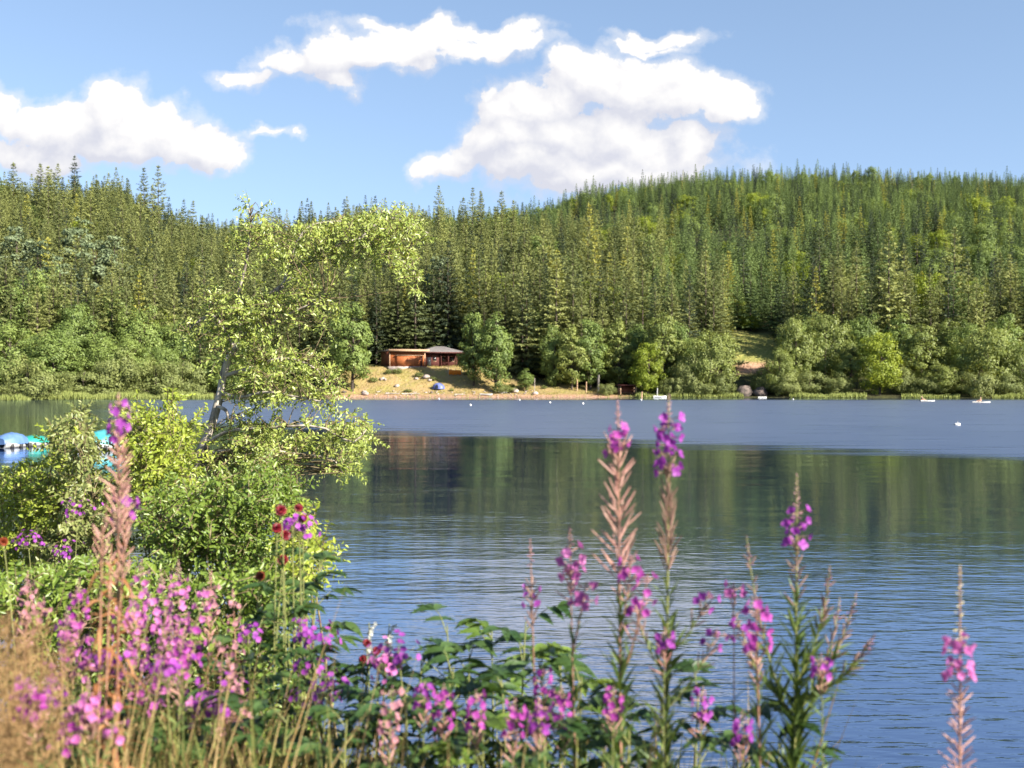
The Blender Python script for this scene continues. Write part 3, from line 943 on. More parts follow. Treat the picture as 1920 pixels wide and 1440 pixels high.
SINGLE = [
    (660, 556, 251.5, 96, "birch", "conical light green birch on the beach, left of the cabin", "tree"),
    (888, 578, 255, 62, "birch", "left half of the light green pair of birches beside the pavilion", "tree"),
    (930, 582, 252.5, 76, "birch", "right half of the light green pair of birches beside the pavilion", "tree"),
    (1072, 600, 255, 62, "tall", "leafy tree with low hanging boughs behind the right end of the beach", "tree"),
    (1106, 590, 256, 70, "birch", "light green birch at the right end of the beach", "tree"),
    (1160, 588, 258, 64, "tall", "upright olive tree over the timber shelter", "tree"),
    (1215, 640, 249, 62, "lime", "bright yellow green young tree right of the timber shelter", "tree"),
    (1245, 576, 253, 84, "tall", "tall olive tree with a grey trunk showing above the reeds", "tree"),
    (1330, 618, 249, 100, "round", "grey green spreading tree left of the bare pink slope", "tree"),
    (1290, 660, 248, 60, "bush", "dark bush between the grey trunk and the grey green tree", "bush"),
    (1408, 588, 311, 42, "lime", "small lime green tree at the top of the grassy clearing", "tree"),
    (1385, 560, 316, 40, "lime", "lime green tree beside the yellow larch above the clearing", "tree"),
    (1492, 588, 252, 82, "round", "left lobe of the big round shore trees right of the clearing", "tree"),
    (1548, 580, 254, 92, "round", "tallest of the big round shore trees right of the clearing", "tree"),
    (1595, 640, 247, 64, "tall", "slim grey green tree just left of the round lime tree", "tree"),
    (1462, 650, 246, 64, "round", "low dark tree over the black boulder shore", "tree"),
    (1650, 620, 243, 82, "lime", "round lime green tree at the water's edge with a dark left side", "tree"),
    (1728, 598, 247, 90, "tall", "tall grey green tree just right of the round lime tree", "tree"),
    (1765, 680, 241, 74, "round", "low green tree over the pale reeds left of the sand streak", "tree"),
    (1780, 590, 262, 58, "tall", "slender olive tree behind the sand streak", "tree"),
    (1852, 612, 242, 116, "round", "broad olive tree with two boats' water in front, right of the sand streak", "tree"),
    (1838, 690, 236, 66, "bush", "bright green bush at the waterline below the broad olive tree", "bush"),
    (1915, 640, 240, 80, "round", "olive tree cut by the right edge of the view", "tree"),
    (1745, 500, 292, 78, "lime", "lime green tree high on the right slope", "tree"),
    (1705, 515, 296, 56, "lime", "yellow green tree left of the high lime tree on the right slope", "tree"),
    (1578, 490, 300, 52, "tall", "olive broadleaf tree above the round shore trees", "tree"),
    (1830, 368, 470, 62, "lime", "rounded yellow green tree high up near the right hilltop", "tree"),
    (1450, 420, 430, 60, "green", "rounded green tree among the spruces in the middle of the hillside", "tree"),
    (1285, 365, 500, 50, "lime", "pale green rounded crown near the top of the hill", "tree"),
    (50, 676, 214.5, 120, "bush", "olive brown dome shaped bush standing in the reeds at the left edge", "bush"),
    (160, 690, 228, 110, "bush", "wide green bush right of the olive brown dome bush", "bush"),
    (215, 662, 232, 100, "bush", "taller green bush in the middle of the left shore", "bush"),
    (290, 680, 231, 110, "bush", "yellowish bush over the left reeds", "bush"),
    (345, 668, 234, 80, "bush", "green bush beside the leaning willow's trunk on the left shore", "bush"),
    (743, 690, 260.5, 22, "bush", "small green bush on the dry slope below the cabin", "bush"),
    (986, 690, 253, 36, "birch", "small grey green sapling on the sandy bank beside the pale post", "sapling"),
    (1138, 716, 249.5, 34, "bush", "grey green bush left of the timber shelter", "bush"),
    (1262, 700, 247.5, 50, "bush", "pale green bush behind the reeds under the grey trunk", "bush"),
    (1310, 706, 247, 56, "bush", "grey green bush under the spreading tree left of the pink slope", "bush"),
    (1352, 694, 248, 54, "bush", "olive bush at the left foot of the bare pink slope", "bush"),
    (1440, 690, 249, 60, "bush", "olive bush at the right foot of the bare pink slope", "bush"),
    (1478, 700, 245, 60, "bush", "pale bush between the dark rock and the right reeds", "bush"),
    (1520, 690, 246, 70, "bush", "green bush over the right reeds below the tallest round tree", "bush"),
    (1568, 704, 244.5, 56, "bush", "small green bush over the right reeds, left of the slim tree", "bush"),
    (1694, 690, 243, 54, "bush", "olive bush at the right foot of the round lime tree", "bush"),
    (1735, 700, 241.5, 60, "bush", "low olive bush behind the moored kayak's reeds", "bush"),
    (1800, 690, 242, 56, "bush", "grey green bush at the foot of the sand streak", "bush"),
    (1885, 700, 237.5, 70, "bush", "olive bush at the waterline near the right edge", "bush"),
    (1512, 600, 262, 90, "green", "fresh green tree behind the left lobe of the big round trees", "tree"),
    (1620, 590, 262, 76, "green", "fresh green tree behind the round lime tree", "tree"),
    (1690, 585, 262, 80, "birch", "light green tree between the round lime tree and the tall grey green one", "tree"),
    (1815, 600, 258, 70, "green", "fresh green tree right of the sand streak's top", "tree"),
    (1885, 590, 256, 84, "green", "fresh green tree behind the broad olive tree at right", "tree"),
    (1270, 600, 258, 76, "green", "fresh green tree behind the grey trunk's right side", "tree"),
    (1195, 600, 259, 70, "birch", "light green tree between the olive tree and the yellow green young tree", "tree"),
    (1040, 610, 258, 60, "green", "fresh green tree left of the low hanging boughs", "tree"),
    (940, 720, 251.5, 44, "bush", "low yellow green bush on the sand below the birches", "bush"),
]
LEFTWOOD = [(15, 520, 252, 110), (75, 500, 262, 110), (140, 560, 246, 100), (205, 540, 256, 100), (265, 575, 250, 100), (325, 600, 250, 90),
            (20, 600, 236, 110), (100, 615, 234, 110), (180, 620, 240, 100), (240, 630, 238, 90), (385, 600, 262, 90), (400, 560, 272, 90),
            (300, 640, 240, 70), (440, 600, 264, 80), (500, 590, 270, 80), (560, 600, 274, 80), (420, 655, 244, 80), (470, 650, 250, 90), (530, 640, 258, 80)]
PINES = [(70, 440, 285, 90), (110, 470, 275, 90), (180, 450, 290, 90), (215, 430, 300, 80), (150, 400, 315, 80), (30, 420, 300, 90), (825, 470, 292, 70), (780, 560, 286, 60)]


def put_leafy(px, ty, d_, wpx, kd, lab, cat, grp=None, i=0):
    q = gpt(px, d_)
    if q[2] < 0.1:
        q[2] = 0.1
    top = EYE + (HZ - ty) / F * d_
    h0, r0 = H0[kd]
    place_tree("bush" if cat == "bush" else ("sapling" if cat == "sapling" else "broadleaf_tree"), LEAFY[kd][i % len(LEAFY[kd])], q, rng.uniform(0, 6.28),
               (wpx / 2 / F * d_ / r0, max((top - q[2]) / h0, .1)), lab, cat, grp)


for i, (px, ty, d_, wpx, kd, lab, cat) in enumerate(SINGLE):
    put_leafy(px, ty, d_, wpx, kd, lab, cat, None, i)
for i in range(10):
    px = (700, 728, 764, 786, 812, 846, 875, 960, 1020, 1060)[i]
    d_ = 256.5 + 4.5 * math.sin(i * 2.3)
    q = gpt(px, d_)
    put_leafy(px, HZ - (q[2] + rng.uniform(.5, 1.1) - EYE) / d_ * F, d_, rng.uniform(9, 17), "bush", "knee high green shrub tuft scattered over the dry beach slope", "bush", "shrub tufts on the beach slope", i)
for i, (px, ty, d_, wpx) in enumerate(LEFTWOOD):
    put_leafy(px, ty, d_, wpx, "green", "pale green rounded tree in the leafy lower wood of the left shore", "tree", "leafy trees of the left shore wood", i)
for i, (px, ty, d_, wpx) in enumerate(PINES):
    q = gpt(px, d_)
    top = EYE + (HZ - ty) / F * d_
    left = px < 500
    place_tree("pine_tree", PIN[i % 3], q, rng.uniform(0, 6.28), (wpx / 2 / F * d_ / 3.6, (top - q[2]) / 20),
               "blue green pine with loose tufted boughs in the left shore wood" if left else ("blue green pine behind the pavilion, %s" % ("right of the dark fir" if px > 800 else "left of the dark fir")),
               "tree", "pines of the left shore wood" if left else None)

# the rest of the wood as one mass
rest = np.where(~is_ind)[0]
pm = bpy.data.meshes.new("spruce_forest")
pm.vertices.add(len(rest))
pm.vertices.foreach_set("co", np.stack([pts[rest, 0], pts[rest, 1], pz[rest]], 1).astype(np.float32).ravel())
MASS = HIL + SPR + DRK + LAR + LEAFY["green"] + LEAFY["lime"]
MH = np.array([20.0] * 6 + [24.0] * 6 + [24.0] * 2 + [20.0] * 2 + [17.0] * 3 + [16.0] * 2)
var = np.where(kind[rest] == 1, tone_i[rest], tone_i[rest] + 6)
clump = np.sin(pts[rest, 0] * .041 + 1.0) * np.sin(pts[rest, 1] * .053 + pts[rest, 0] * .02) + .6 * np.sin(pts[rest, 0] * .11 + pts[rest, 1] * .09)
dice = rng.random(len(rest))
var = np.where(dice < .10 + .32 * (clump > .6), rng.integers(12, 14, len(rest)), var)
var = np.where(dice > .975, rng.integers(14, 16, len(rest)), var)
var = np.where((dice > .935 - .08 * (clump < -.7)) & (dice <= .975), rng.integers(16, 21, len(rest)), var)
for nm, tp, arr in (("size", "FLOAT", hh[rest] / MH[var]), ("spin", "FLOAT", rng.uniform(0, 6.28, len(rest))), ("which", "INT", var)):
    at = pm.attributes.new(nm, tp, "POINT")
    at.data.foreach_set("value", arr.astype(np.float32 if tp == "FLOAT" else np.int32))
fo = bpy.data.objects.new("spruce_forest", pm)
COL.objects.link(fo)
tag(fo, "dense green spruce forest covering the hills behind the lake", "forest", None, "stuff")
gn = bpy.data.node_groups.new("forest", "GeometryNodeTree")
gn.interface.new_socket("Geometry", in_out="INPUT", socket_type="NodeSocketGeometry")
gn.interface.new_socket("Geometry", in_out="OUTPUT", socket_type="NodeSocketGeometry")
g = NT(gn)
gi, go = g.n("NodeGroupInput"), g.n("NodeGroupOutput")


def first_user(me):
    for o in bpy.data.objects:
        if o.type == "MESH" and o.data == me[0]:
            return o
    return None


def gattr(nm, tp):
    nd = g.n("GeometryNodeInputNamedAttribute", data_type=tp)
    nd.inputs["Name"].default_value = nm
    return next(o for o in nd.outputs if o.enabled)


prev = None
for vi, me in enumerate(MASS):
    src = first_user(me)
    if src is None:
        continue
    oi = g.n("GeometryNodeObjectInfo")
    oi.inputs[0].default_value = src
    oi.transform_space = "ORIGINAL"
    cmpn = g.n("FunctionNodeCompare", data_type="INT", operation="EQUAL")
    ins_ = [s_ for s_ in cmpn.inputs if s_.enabled]
    g.l(gattr("which", "INT"), ins_[0])
    ins_[1].default_value = vi
    iop = g.n("GeometryNodeInstanceOnPoints")
    g.l(gi.outputs[0], iop.inputs["Points"])
    g.l(cmpn.outputs[0], iop.inputs["Selection"])
    g.l(oi.outputs["Geometry"], iop.inputs["Instance"])
    cx = g.n("ShaderNodeCombineXYZ")
    g.l(gattr("spin", "FLOAT"), cx.inputs[2])
    er = g.n("FunctionNodeEulerToRotation")
    g.l(cx.outputs[0], er.inputs[0])
    g.l(er.outputs[0], iop.inputs["Rotation"])
    g.l(gattr("size", "FLOAT"), iop.inputs["Scale"])
    jn = prev or g.n("GeometryNodeJoinGeometry")
    prev = jn
    g.l(iop.outputs[0], jn.inputs[0])
g.l(prev.outputs[0], go.inputs[0])
md = fo.modifiers.new("forest", "NODES")
md.node_group = gn

# ------------------------------------------------------------------ reeds and shore grass
mb = MB()
for (pa, pb, off, dep, hgt, n_) in [(-60, 58, -5.0, 3.0, 1.15, 1500), (58, 400, -1.5, 4.0, 1.25, 3600), (1192, 1395, -.5, 4.0, .8, 2000), (1480, 1625, -.6, 3.0, .75, 1300),
                                    (1690, 1800, -1.0, 3.0, .6, 900), (1860, 1990, -.8, 3.0, .8, 900), (610, 1190, -.2, 1.5, .22, 300)]:
    px = rng.uniform(pa, pb, n_)
    sy = np.interp(px, np.linspace(pa, pb, 12), [shore_y(a) for a in np.linspace(pa, pb, 12)])
    d_ = sy + off + rng.uniform(0, dep, n_)
    x = (px - 960) / F * d_
    z = np.maximum(ground(x, d_), -.25)
    hh_ = hgt * rng.uniform(.6, 1.1, n_) * (.8 + .25 * np.sin(px * .06) + .15 * np.sin(px * .21))
    dv = np.stack([rng.normal(0, .16, n_), rng.normal(0, .16, n_), np.ones(n_)], 1)
    blades(mb, np.stack([x, d_, z], 1), dv, rdir(n_), hh_ + .2, rng.uniform(.07, .15, n_), rng.uniform(0, .12, n_), rng.uniform(0, 1, n_), 2)
tag(mb.build("reeds", M["reed"]), "pale yellow green reeds along the far waterline", "reeds", None, "stuff")
mb = MB()
n_ = 10200
px = np.concatenate([rng.uniform(600, 1170, 9000), rng.uniform(1365, 1470, 1200)])
d_ = np.concatenate([rng.uniform(248.5, 272, 9000), rng.uniform(272, 308, 1200)])
x = (px - 960) / F * d_
z = ground(x, d_)
ok = (np.sin(px * .045 + d_ * .5) + np.sin(px * .11 - d_ * .9) + rng.normal(0, .5, n_)) > .1
x, d_, z = x[ok], d_[ok], z[ok]
n_ = len(x)
blades(mb, np.stack([x, d_, z - .02], 1), np.stack([rng.normal(0, .4, n_), rng.normal(0, .4, n_), np.ones(n_)], 1), rdir(n_), rng.uniform(.2, .55, n_), rng.uniform(.06, .12, n_), .2, rng.uniform(0, 1, n_), 2)
tag(mb.build("shore_grass", M["shore_grass"]), "dry yellow grass tufts on the beach slope and the clearing", "grass", None, "stuff")

# ------------------------------------------------------------------ cabin and pavilion on the beach
K = gpt(731, 262.5)
K[2] = EYE + (HZ - 687) / F * 262.5
shed = thing("cabin", K, "low flat roofed timber cabin with an orange front above the beach", "cabin", None, R(20))


def part(name, mat, parent, *boxes):
    m_ = MB()
    for c_, s_ in boxes:
        box(m_, c_, s_)
    return m_.build(name, mat, parent)


part("foundation", M["rock"], shed, ((4.0, 4.0, -.9), (8.2, 8.6, 1.8)))
part("wall", M["brown_board"], shed, ((4.0, 4.5, 1.6), (7.6, 8.0, 3.2)))
part("front_wall", M["cedar"], shed, ((4.0, .42, 1.6), (7.9, .14, 3.2)))
fp = part("shutter_counter", M["cedar"], shed, ((4.1, .05, 1.15), (5.2, .5, 2.3)))
part("ledge", M["pale_timber"], fp, ((4.3, -.02, 2.36), (6.2, .8, .1)))
part("corner_post", M["pale_timber"], shed, ((.02, .25, 1.6), (.2, .2, 3.18)))
part("corner_post", M["pale_timber"], shed, ((7.62, -.25, 1.55), (.2, .2, 3.1)))
part("door", M["dark_red"], shed, ((6.98, .33, 1.05), (.42, .05, 2.1)))
rf = part("roof", M["shingle"], shed, ((4.05, 4.2, 3.42), (8.9, 9.7, .3)))
part("fascia", M["pale_timber"], rf, ((4.05, -.73, 3.42), (8.94, .12, .46)))
part("rafter", M["brown_board"], rf, *[((i * .9 + .3, -.15, 3.2), (.1, .9, .12)) for i in range(9)])

K2 = gpt(793, 268)
K2[2] = EYE + (HZ - 688) / F * 268
pav = thing("pavilion", K2, "dark red timber pavilion with a low grey hipped roof and veranda", "pavilion", None, R(14))
part("foundation", M["rock"], pav, ((4.0, 2.6, -.9), (9.0, 7.8, 1.8)))
part("wall", M["dark_red"], pav, ((1.9, 3.0, 1.6), (3.8, 5.6, 3.2)), ((6.0, 4.3, 1.6), (4.4, 3.2, 3.2)))
part("door", M["window"], pav, ((1.35, .17, 1.1), (.9, .06, 2.0)))
for xw in (2.6, 5.0, 7.0):
    wn_ = part("window", M["window"], pav, ((xw, .17 if xw < 3.5 else 2.66, 1.8), (.75, .06, 1.0)))
    part("frame", M["pale_timber"], wn_, ((xw, .13 if xw < 3.5 else 2.62, 2.35), (.9, .06, .08)), ((xw, .13 if xw < 3.5 else 2.62, 1.25), (.9, .06, .08)))
for xp in (4.0, 5.6, 7.2, 8.3):
    part("post", M["dark_red"], pav, ((xp, -.1, 1.6), (.16, .16, 3.2)))
part("railing", M["dark_red"], pav, *[((4.1 + i * .3, -.1, .5), (.06, .06, .9)) for i in range(14)], ((6.1, -.1, 1.0), (4.4, .09, .09)))
mb = MB()
x0, x1, y0, y1, zz, xa, xb, ya, za = -.9, 9.2, -1.0, 7.2, 3.25, 3.3, 5.2, 3.2, 4.6
mb.add([[x0, y0, zz], [x1, y0, zz], [x1, y1, zz], [x0, y1, zz], [xa, ya, za], [xb, ya, za]],
       np.array([[0, 1, 5, 4], [2, 3, 4, 5]]))
mb.add([[x0, y0, zz], [x1, y0, zz], [x1, y1, zz], [x0, y1, zz], [xa, ya, za], [xb, ya, za]], np.array([[1, 2, 5], [3, 0, 4]]))
mb.add([[x0, y0, zz - .01], [x1, y0, zz - .01], [x1, y1, zz - .01], [x0, y1, zz - .01]], [[3, 2, 1, 0]])
rf = mb.build("roof", M["shingle"], pav)
part("fascia", M["dark_red"], rf, ((4.15, -1.03, 3.12), (10.2, .06, .26)), ((-.93, 3.1, 3.12), (.06, 8.2, .26)))

q = gpt(853, 259.5)
scr = thing("canvas_screen", q, "orange canvas screen on white posts in front of the pavilion veranda", "screen", None, R(10))
mb = MB()
for i in range(12):
    xx = -1.3 + i * .22
    box(mb, (xx + .11, .05 * math.sin(i * 1.3), .75 + .05 * math.sin(i)), (.225, .06, .95 + .1 * math.sin(i * 2.1)))
mb.build("canvas", M["orange"], scr)
for xx in (-1.35, 0.05, 1.4):
    part("post", M["white_paint"], scr, ((xx, .12, .9), (.09, .09, 1.8)))

# blue tent in the birch shade
q = gpt(822, 253.6)
tent = thing("tent", q, "small blue dome tent in the tree shade on the beach", "tent", None, R(-15))
mb = MB()
th = np.linspace(0, math.pi / 2, 7)
ph = np.linspace(0, 2 * math.pi, 17)[:-1]
v = np.array([[1.35 * math.cos(a) * math.cos(b), 1.1 * math.cos(a) * math.sin(b), 1.25 * math.sin(a) ** .9] for a in th for b in ph])
f = [[i * 16 + j, i * 16 + (j + 1) % 16, (i + 1) * 16 + (j + 1) % 16, (i + 1) * 16 + j] for i in range(6) for j in range(16)]
mb.add(v + np.array([0, 0, -.1]), f)
mb.build("flysheet", M["tent_blue"], tent)
mb = MB()
for s_ in (1, -1):
    tube(mb, [[1.37 * math.cos(a) * s_, -1.12 * math.cos(a) * .5, 1.28 * math.sin(a) - .08] for a in np.linspace(0, math.pi / 2, 9)], .025, 5)
mb.build("pole", M["dark_gap"], tent)
mb = MB()
mb.add([[-.35, -1.13, 0], [.35, -1.13, 0], [.22, -.95, .75], [-.22, -.95, .75]], [[0, 1, 2, 3]])
mb.build("door", M["window"], tent)

# timber shelter
q = gpt(1178, 249.2)
sh = thing("shelter", q, "small open timber shelter with a dark red roof at the waterline", "shelter", None, R(6))
for xx in (-1.6, 1.6):
    for yy_ in (0, 2.0):
        part("post", M["pale_timber"], sh, ((xx, yy_, .85), (.22, .22, 2.0)))
part("roof", M["dark_red"], sh, ((0, 1.0, 2.0), (4.4, 3.2, .22)))
part("bench", M["pale_timber"], sh, ((0, 1.7, .5), (3.0, .4, .08)), ((-1.2, 1.7, .2), (.08, .4, .6)), ((1.2, 1.7, .2), (.08, .4, .6)))
part("back_wall", M["brown_board"], sh, ((0, 2.15, 1.0), (3.4, .08, 1.6)))

# posts
for (px, d_, h_, wd, mk, lab) in [(1002, 251.5, 3.0, .16, "pale_bark", "tall pale post beside the sapling on the sandy bank"),
                                  (1122, 253.0, 3.6, .5, "pale_bark", "thick pale trunk post in the shade right of the beach"),
                                  (1232, 245.8, 1.9, .22, "white_paint", "short white post standing in the right reeds"),
                                  (1203, 245.4, 1.3, .3, "pale_timber", "stubby pale stake right of the timber shelter"),
                                  (1099, 252.5, 2.2, .25, "pale_timber", "pale stake at the right end of the beach"),
                                  (1082, 253.5, 2.4, .25, "pale_timber", "leaning pale stake near the right end of the beach")]:
    q = gpt(px, d_)
    mb = MB()
    tube(mb, [q + np.array([0, 0, -.5]), q + np.array([.02, 0, h_ * .5]), q + np.array([.06, 0, h_])], [wd / 2, wd / 2, wd / 2.4], 8)
    mb.add(q + np.array([[.06 + wd / 3 * math.cos(a), wd / 3 * math.sin(a), h_ + .03] for a in np.linspace(0, 6.283, 7)[:-1]]), [list(range(6))])
    o = mb.build("post", M[mk], None, q)
    o.location = q
    tag(o, lab, "post")


def rock_obj(px, d_, sx_, sz_, lab, mk="rock", grp=None, dz=0.0):
    sx_, sz_ = sx_ * .72, sz_ * .72
    rs = np.random.default_rng(int(px * 7 + d_))
    q = gpt(px, d_)
    q[2] += dz
    mb_ = MB()
    n1_, n2_ = 7, 10
    vv = []
    offs = rs.normal(size=(6, 3))
    amps = rs.uniform(.05, .2, 6)
    for a in np.linspace(-math.pi / 2, math.pi / 2, n1_):
        for b in np.linspace(0, 2 * math.pi, n2_, endpoint=False):
            u_ = np.array([math.cos(a) * math.cos(b), math.cos(a) * math.sin(b), math.sin(a)])
            r_ = 1 + sum(am * math.sin(3.1 * float(np.dot(o3, u_)) + i) for i, (am, o3) in enumerate(zip(amps, offs)))
            vv.append(u_ * r_ * np.array([sx_ / 2, sx_ * .42, sz_ / 2]))
    ff = [[i * n2_ + j, i * n2_ + (j + 1) % n2_, (i + 1) * n2_ + (j + 1) % n2_, (i + 1) * n2_ + j] for i in range(n1_ - 1) for j in range(n2_)]
    mb_.add(np.array(vv) + np.array([0, 0, sz_ * .28]), ff)
    o = mb_.build("boulder", M[mk])
    o.location = q
    o.rotation_euler = (0, 0, rs.uniform(0, 6))
    tag(o, lab, "rock", grp)


for (px, d_, a, b, lab, mk) in [(716, 257.5, 1.7, .9, "pale boulder on the dry slope just below the cabin's left corner", "rock"),
                                (722, 257.0, 1.0, .7, "small pale stone touching the boulder below the cabin's left corner", "rock"),
                                (781, 258.0, 1.5, .8, "flat pale boulder left of the heap below the pavilion", "rock"),
                                (799, 258.2, 2.2, 1.3, "largest pale boulder of the heap below the pavilion", "rock"),
                                (806, 256.8, 1.4, .8, "pale boulder at the foot of the heap below the pavilion", "rock"),
                                (744, 254.5, 1.5, .9, "pinkish boulder below the small green bush", "rock"),
                                (684, 248.8, 2.4, 1.2, "large flat pale boulder at the waterline by the conical birch", "rock"),
                                (683, 251.5, 1.3, .9, "pale stone above the flat waterline boulder by the birch", "rock"),
                                (1003, 249.6, 2.0, 1.0, "pale boulder at the foot of the tall pale post", "rock"),
                                (965, 251.8, 2.6, 1.3, "broad pale boulder right of the birches", "rock"),
                                (938, 255.5, 1.6, 1.2, "upright pale boulder in front of the birch pair", "rock"),
                                (1396, 246.5, 5.0, 3.2, "big grey pink rock outcrop at the water's edge below the pink slope", "grey_rock"),
                                (1425, 245.6, 4.2, 2.6, "dark rock with a black overhang right of the grey pink outcrop", "grey_rock"),
                                (809, 250.8, 1.2, .8, "brown stone on the sand below the blue tent", "grey_rock"),
                                (645, 249.8, 1.6, .8, "dark reddish stone in the birch's shade", "grey_rock")]:
    rock_obj(px, d_, a, b, lab, mk)
for i in range(70):
    px = rng.uniform(690, 1010)
    rock_obj(px, shore_y(px) + rng.uniform(.2, 6.5), rng.uniform(.3, .9), rng.uniform(.2, .4), "small pale stone strewn over the sand and dry grass of the beach", "rock", "stones strewn along the beach")

# driftwood
for (px, d_, ln, ang, lab) in [(770, 249.6, 3.6, .1, "long pale driftwood log lying below the dry slope"), (735, 249.4, 2.6, -.15, "shorter driftwood log left of the long one"), (862, 248.6, 2.2, .2, "driftwood log on the sand under the birches' shade")]:
    q = gpt(px, d_)
    mb = MB()
    dv = np.array([math.cos(ang), math.sin(ang), .01])
    tube(mb, bez([-dv * ln / 2, np.array([0, .08, .05]), dv * ln / 2], 8) + np.array([0, 0, .15]), np.linspace(.17, .09, 8), 7)
    tube(mb, bez([dv * ln * .2, dv * ln * .3 + np.array([0, .2, .3]), dv * ln * .35 + np.array([0, .3, .5])], 4) + np.array([0, 0, .15]), [.06, .05, .04, .02], 5)
    o = mb.build("driftwood_log", M["pale_bark"], None)
    o.location = q
    tag(o, lab, "log")


def hull(mb_, L_, B_, H_, n_=12, open_=True):
    """a small boat hull, bow to +X, standing on z=0"""
    ringv = []
    for i in range(n_):
        t_ = i / (n_ - 1)
        bw = B_ / 2 * (math.sin(math.pi * min(.5, .16 + .5 * (1 - t_) ** .8)) if t_ < 1 else .03) * (1 - t_ ** 5) + .02
        xx = -L_ / 2 + L_ * t_
        sh_ = H_ * (1 + .25 * (2 * t_ - 1) ** 2)
        ringv.append([[xx, -bw, sh_], [xx, -bw * .8, H_ * .35], [xx, -bw * .3, 0], [xx, bw * .3, 0], [xx, bw * .8, H_ * .35], [xx, bw, sh_],
                      [xx, bw * .86, sh_ * .98], [xx, bw * .6, H_ * .3], [xx, -bw * .6, H_ * .3], [xx, -bw * .86, sh_ * .98]])
    v_ = np.array(ringv).reshape(-1, 3)
    m_ = 10
    f_ = [[i * m_ + j, i * m_ + (j + 1) % m_, (i + 1) * m_ + (j + 1) % m_, (i + 1) * m_ + j] for i in range(n_ - 1) for j in range(m_)]
    mb_.add(v_, f_)
    mb_.add(v_[:m_], [[0, 1, 2, 3, 4, 5, 6, 7, 8, 9]])
    mb_.add(v_[-m_:], [[9, 8, 7, 6, 5, 4, 3, 2, 1, 0]])


def rowing_boat(px, d_, L_, B_, H_, rz, lab, z=None, mk="white_paint", name="rowing_boat"):
    q = gpt(px, d_)
    q[2] = -.12 if z is None else z
    o = thing(name, q, lab, "boat", None, rz)
    m_ = MB()
    hull(m_, L_, B_, H_)
    m_.build("hull", M[mk], o)
    m_ = MB()
    for xx in (-L_ * .22, L_ * .1):
        box(m_, (xx, 0, H_ * .72), (.22, B_ * .74, .04))
    m_.build("seat", M["pale_timber"], o)
    return o


rowing_boat(1238, 245.2, 2.6, .9, .42, R(8), "white rowing boat lying in the right reeds beside the short white post")
rowing_boat(912, 248.6, 2.6, .8, .35, R(-14), "white boat drawn up on the sand below the birches", gpt(912, 248.6)[2] - .02)
rowing_boat(943, 251.0, 2.0, .7, .35, R(10), "white dinghy on the yellow grass left of the broad pale boulder", gpt(943, 251)[2] - .02)
rowing_boat(1430, 241.5, 1.6, .7, .3, R(10), "little grey white boat under the dark rock overhang")


def person(px, d_, z, rz, label, cloth):
    """a small seated figure: one continuous skinned body, hair and clothing as children"""
    q = gpt(px, d_)
    q[2] = z
    o = thing("person", q, label, "person", None, rz)
    me = bpy.data.meshes.new("body")
    V = [(0, 0, .12), (0, 0, .34), (0.02, 0, .55), (.03, 0, .66), (.05, 0, .80),          # pelvis, waist, chest, neck, head
         (.04, .19, .57), (.20, .25, .38), (.42, .20, .34), (.04, -.19, .57), (.20, -.25, .38), (.42, -.20, .34),  # arms holding a paddle
         (.10, .10, .12), (.45, .13, .30), (.80, .12, .06), (.92, .12, .10), (.10, -.10, .12), (.45, -.13, .30), (.80, -.12, .06), (.92, -.12, .10)]
    E = [(0, 1), (1, 2), (2, 3), (3, 4), (2, 5), (5, 6), (6, 7), (2, 8), (8, 9), (9, 10), (0, 11), (11, 12), (12, 13), (13, 14), (0, 15), (15, 16), (16, 17), (17, 18)]
    rad = [.15, .13, .16, .06, .11, .06, .045, .035, .06, .045, .035, .09, .065, .045, .04, .09, .065, .045, .04]
    me.from_pydata(V, E, [])
    me.materials.append(M["skin"])
    b = bpy.data.objects.new("body", me)
    COL.objects.link(b)
    b.parent = o
    b.modifiers.new("skin", "SKIN")
    for i, sv in enumerate(me.skin_vertices[0].data):
        sv.radius = (rad[i], rad[i])
        sv.use_root = i == 0
    sb = b.modifiers.new("sub", "SUBSURF")
    sb.levels = sb.render_levels = 1
    m_ = MB()
    th_, ph_ = np.linspace(.1, math.pi / 2, 4), np.linspace(0, 6.283, 9)[:-1]
    m_.add([[.04 + .125 * math.cos(a) * math.cos(c_), .125 * math.cos(a) * math.sin(c_), .81 + .14 * math.sin(a)] for a in th_ for c_ in ph_],
           [[i * 8 + j, i * 8 + (j + 1) % 8, (i + 1) * 8 + (j + 1) % 8, (i + 1) * 8 + j] for i in range(3) for j in range(8)])
    m_.build("hair", M["hair"], o, smooth=True)
    m_ = MB()
    tube(m_, [[0, 0, .02], [0, 0, .14], [0, 0, .26]], [.17, .185, .15], 10)
    m_.build("shorts", M[cloth], o, smooth=True)
    return o


rowing_boat(1739, 198, 2.4, .7, .26, R(3), "slim white boat near the right shore carrying a seated paddler at its left end", name="kayak")
person(1728, 198, .02, R(0), "seated person paddling the slim white boat near the right reeds", "orange")
rowing_boat(1841, 185, 2.5, .75, .26, R(-4), "white boat farthest right on the lake with a paddler in its middle", name="kayak")
person(1839, 185, .02, R(180), "seated person paddling the white boat farthest right on the lake", "dark_gap")

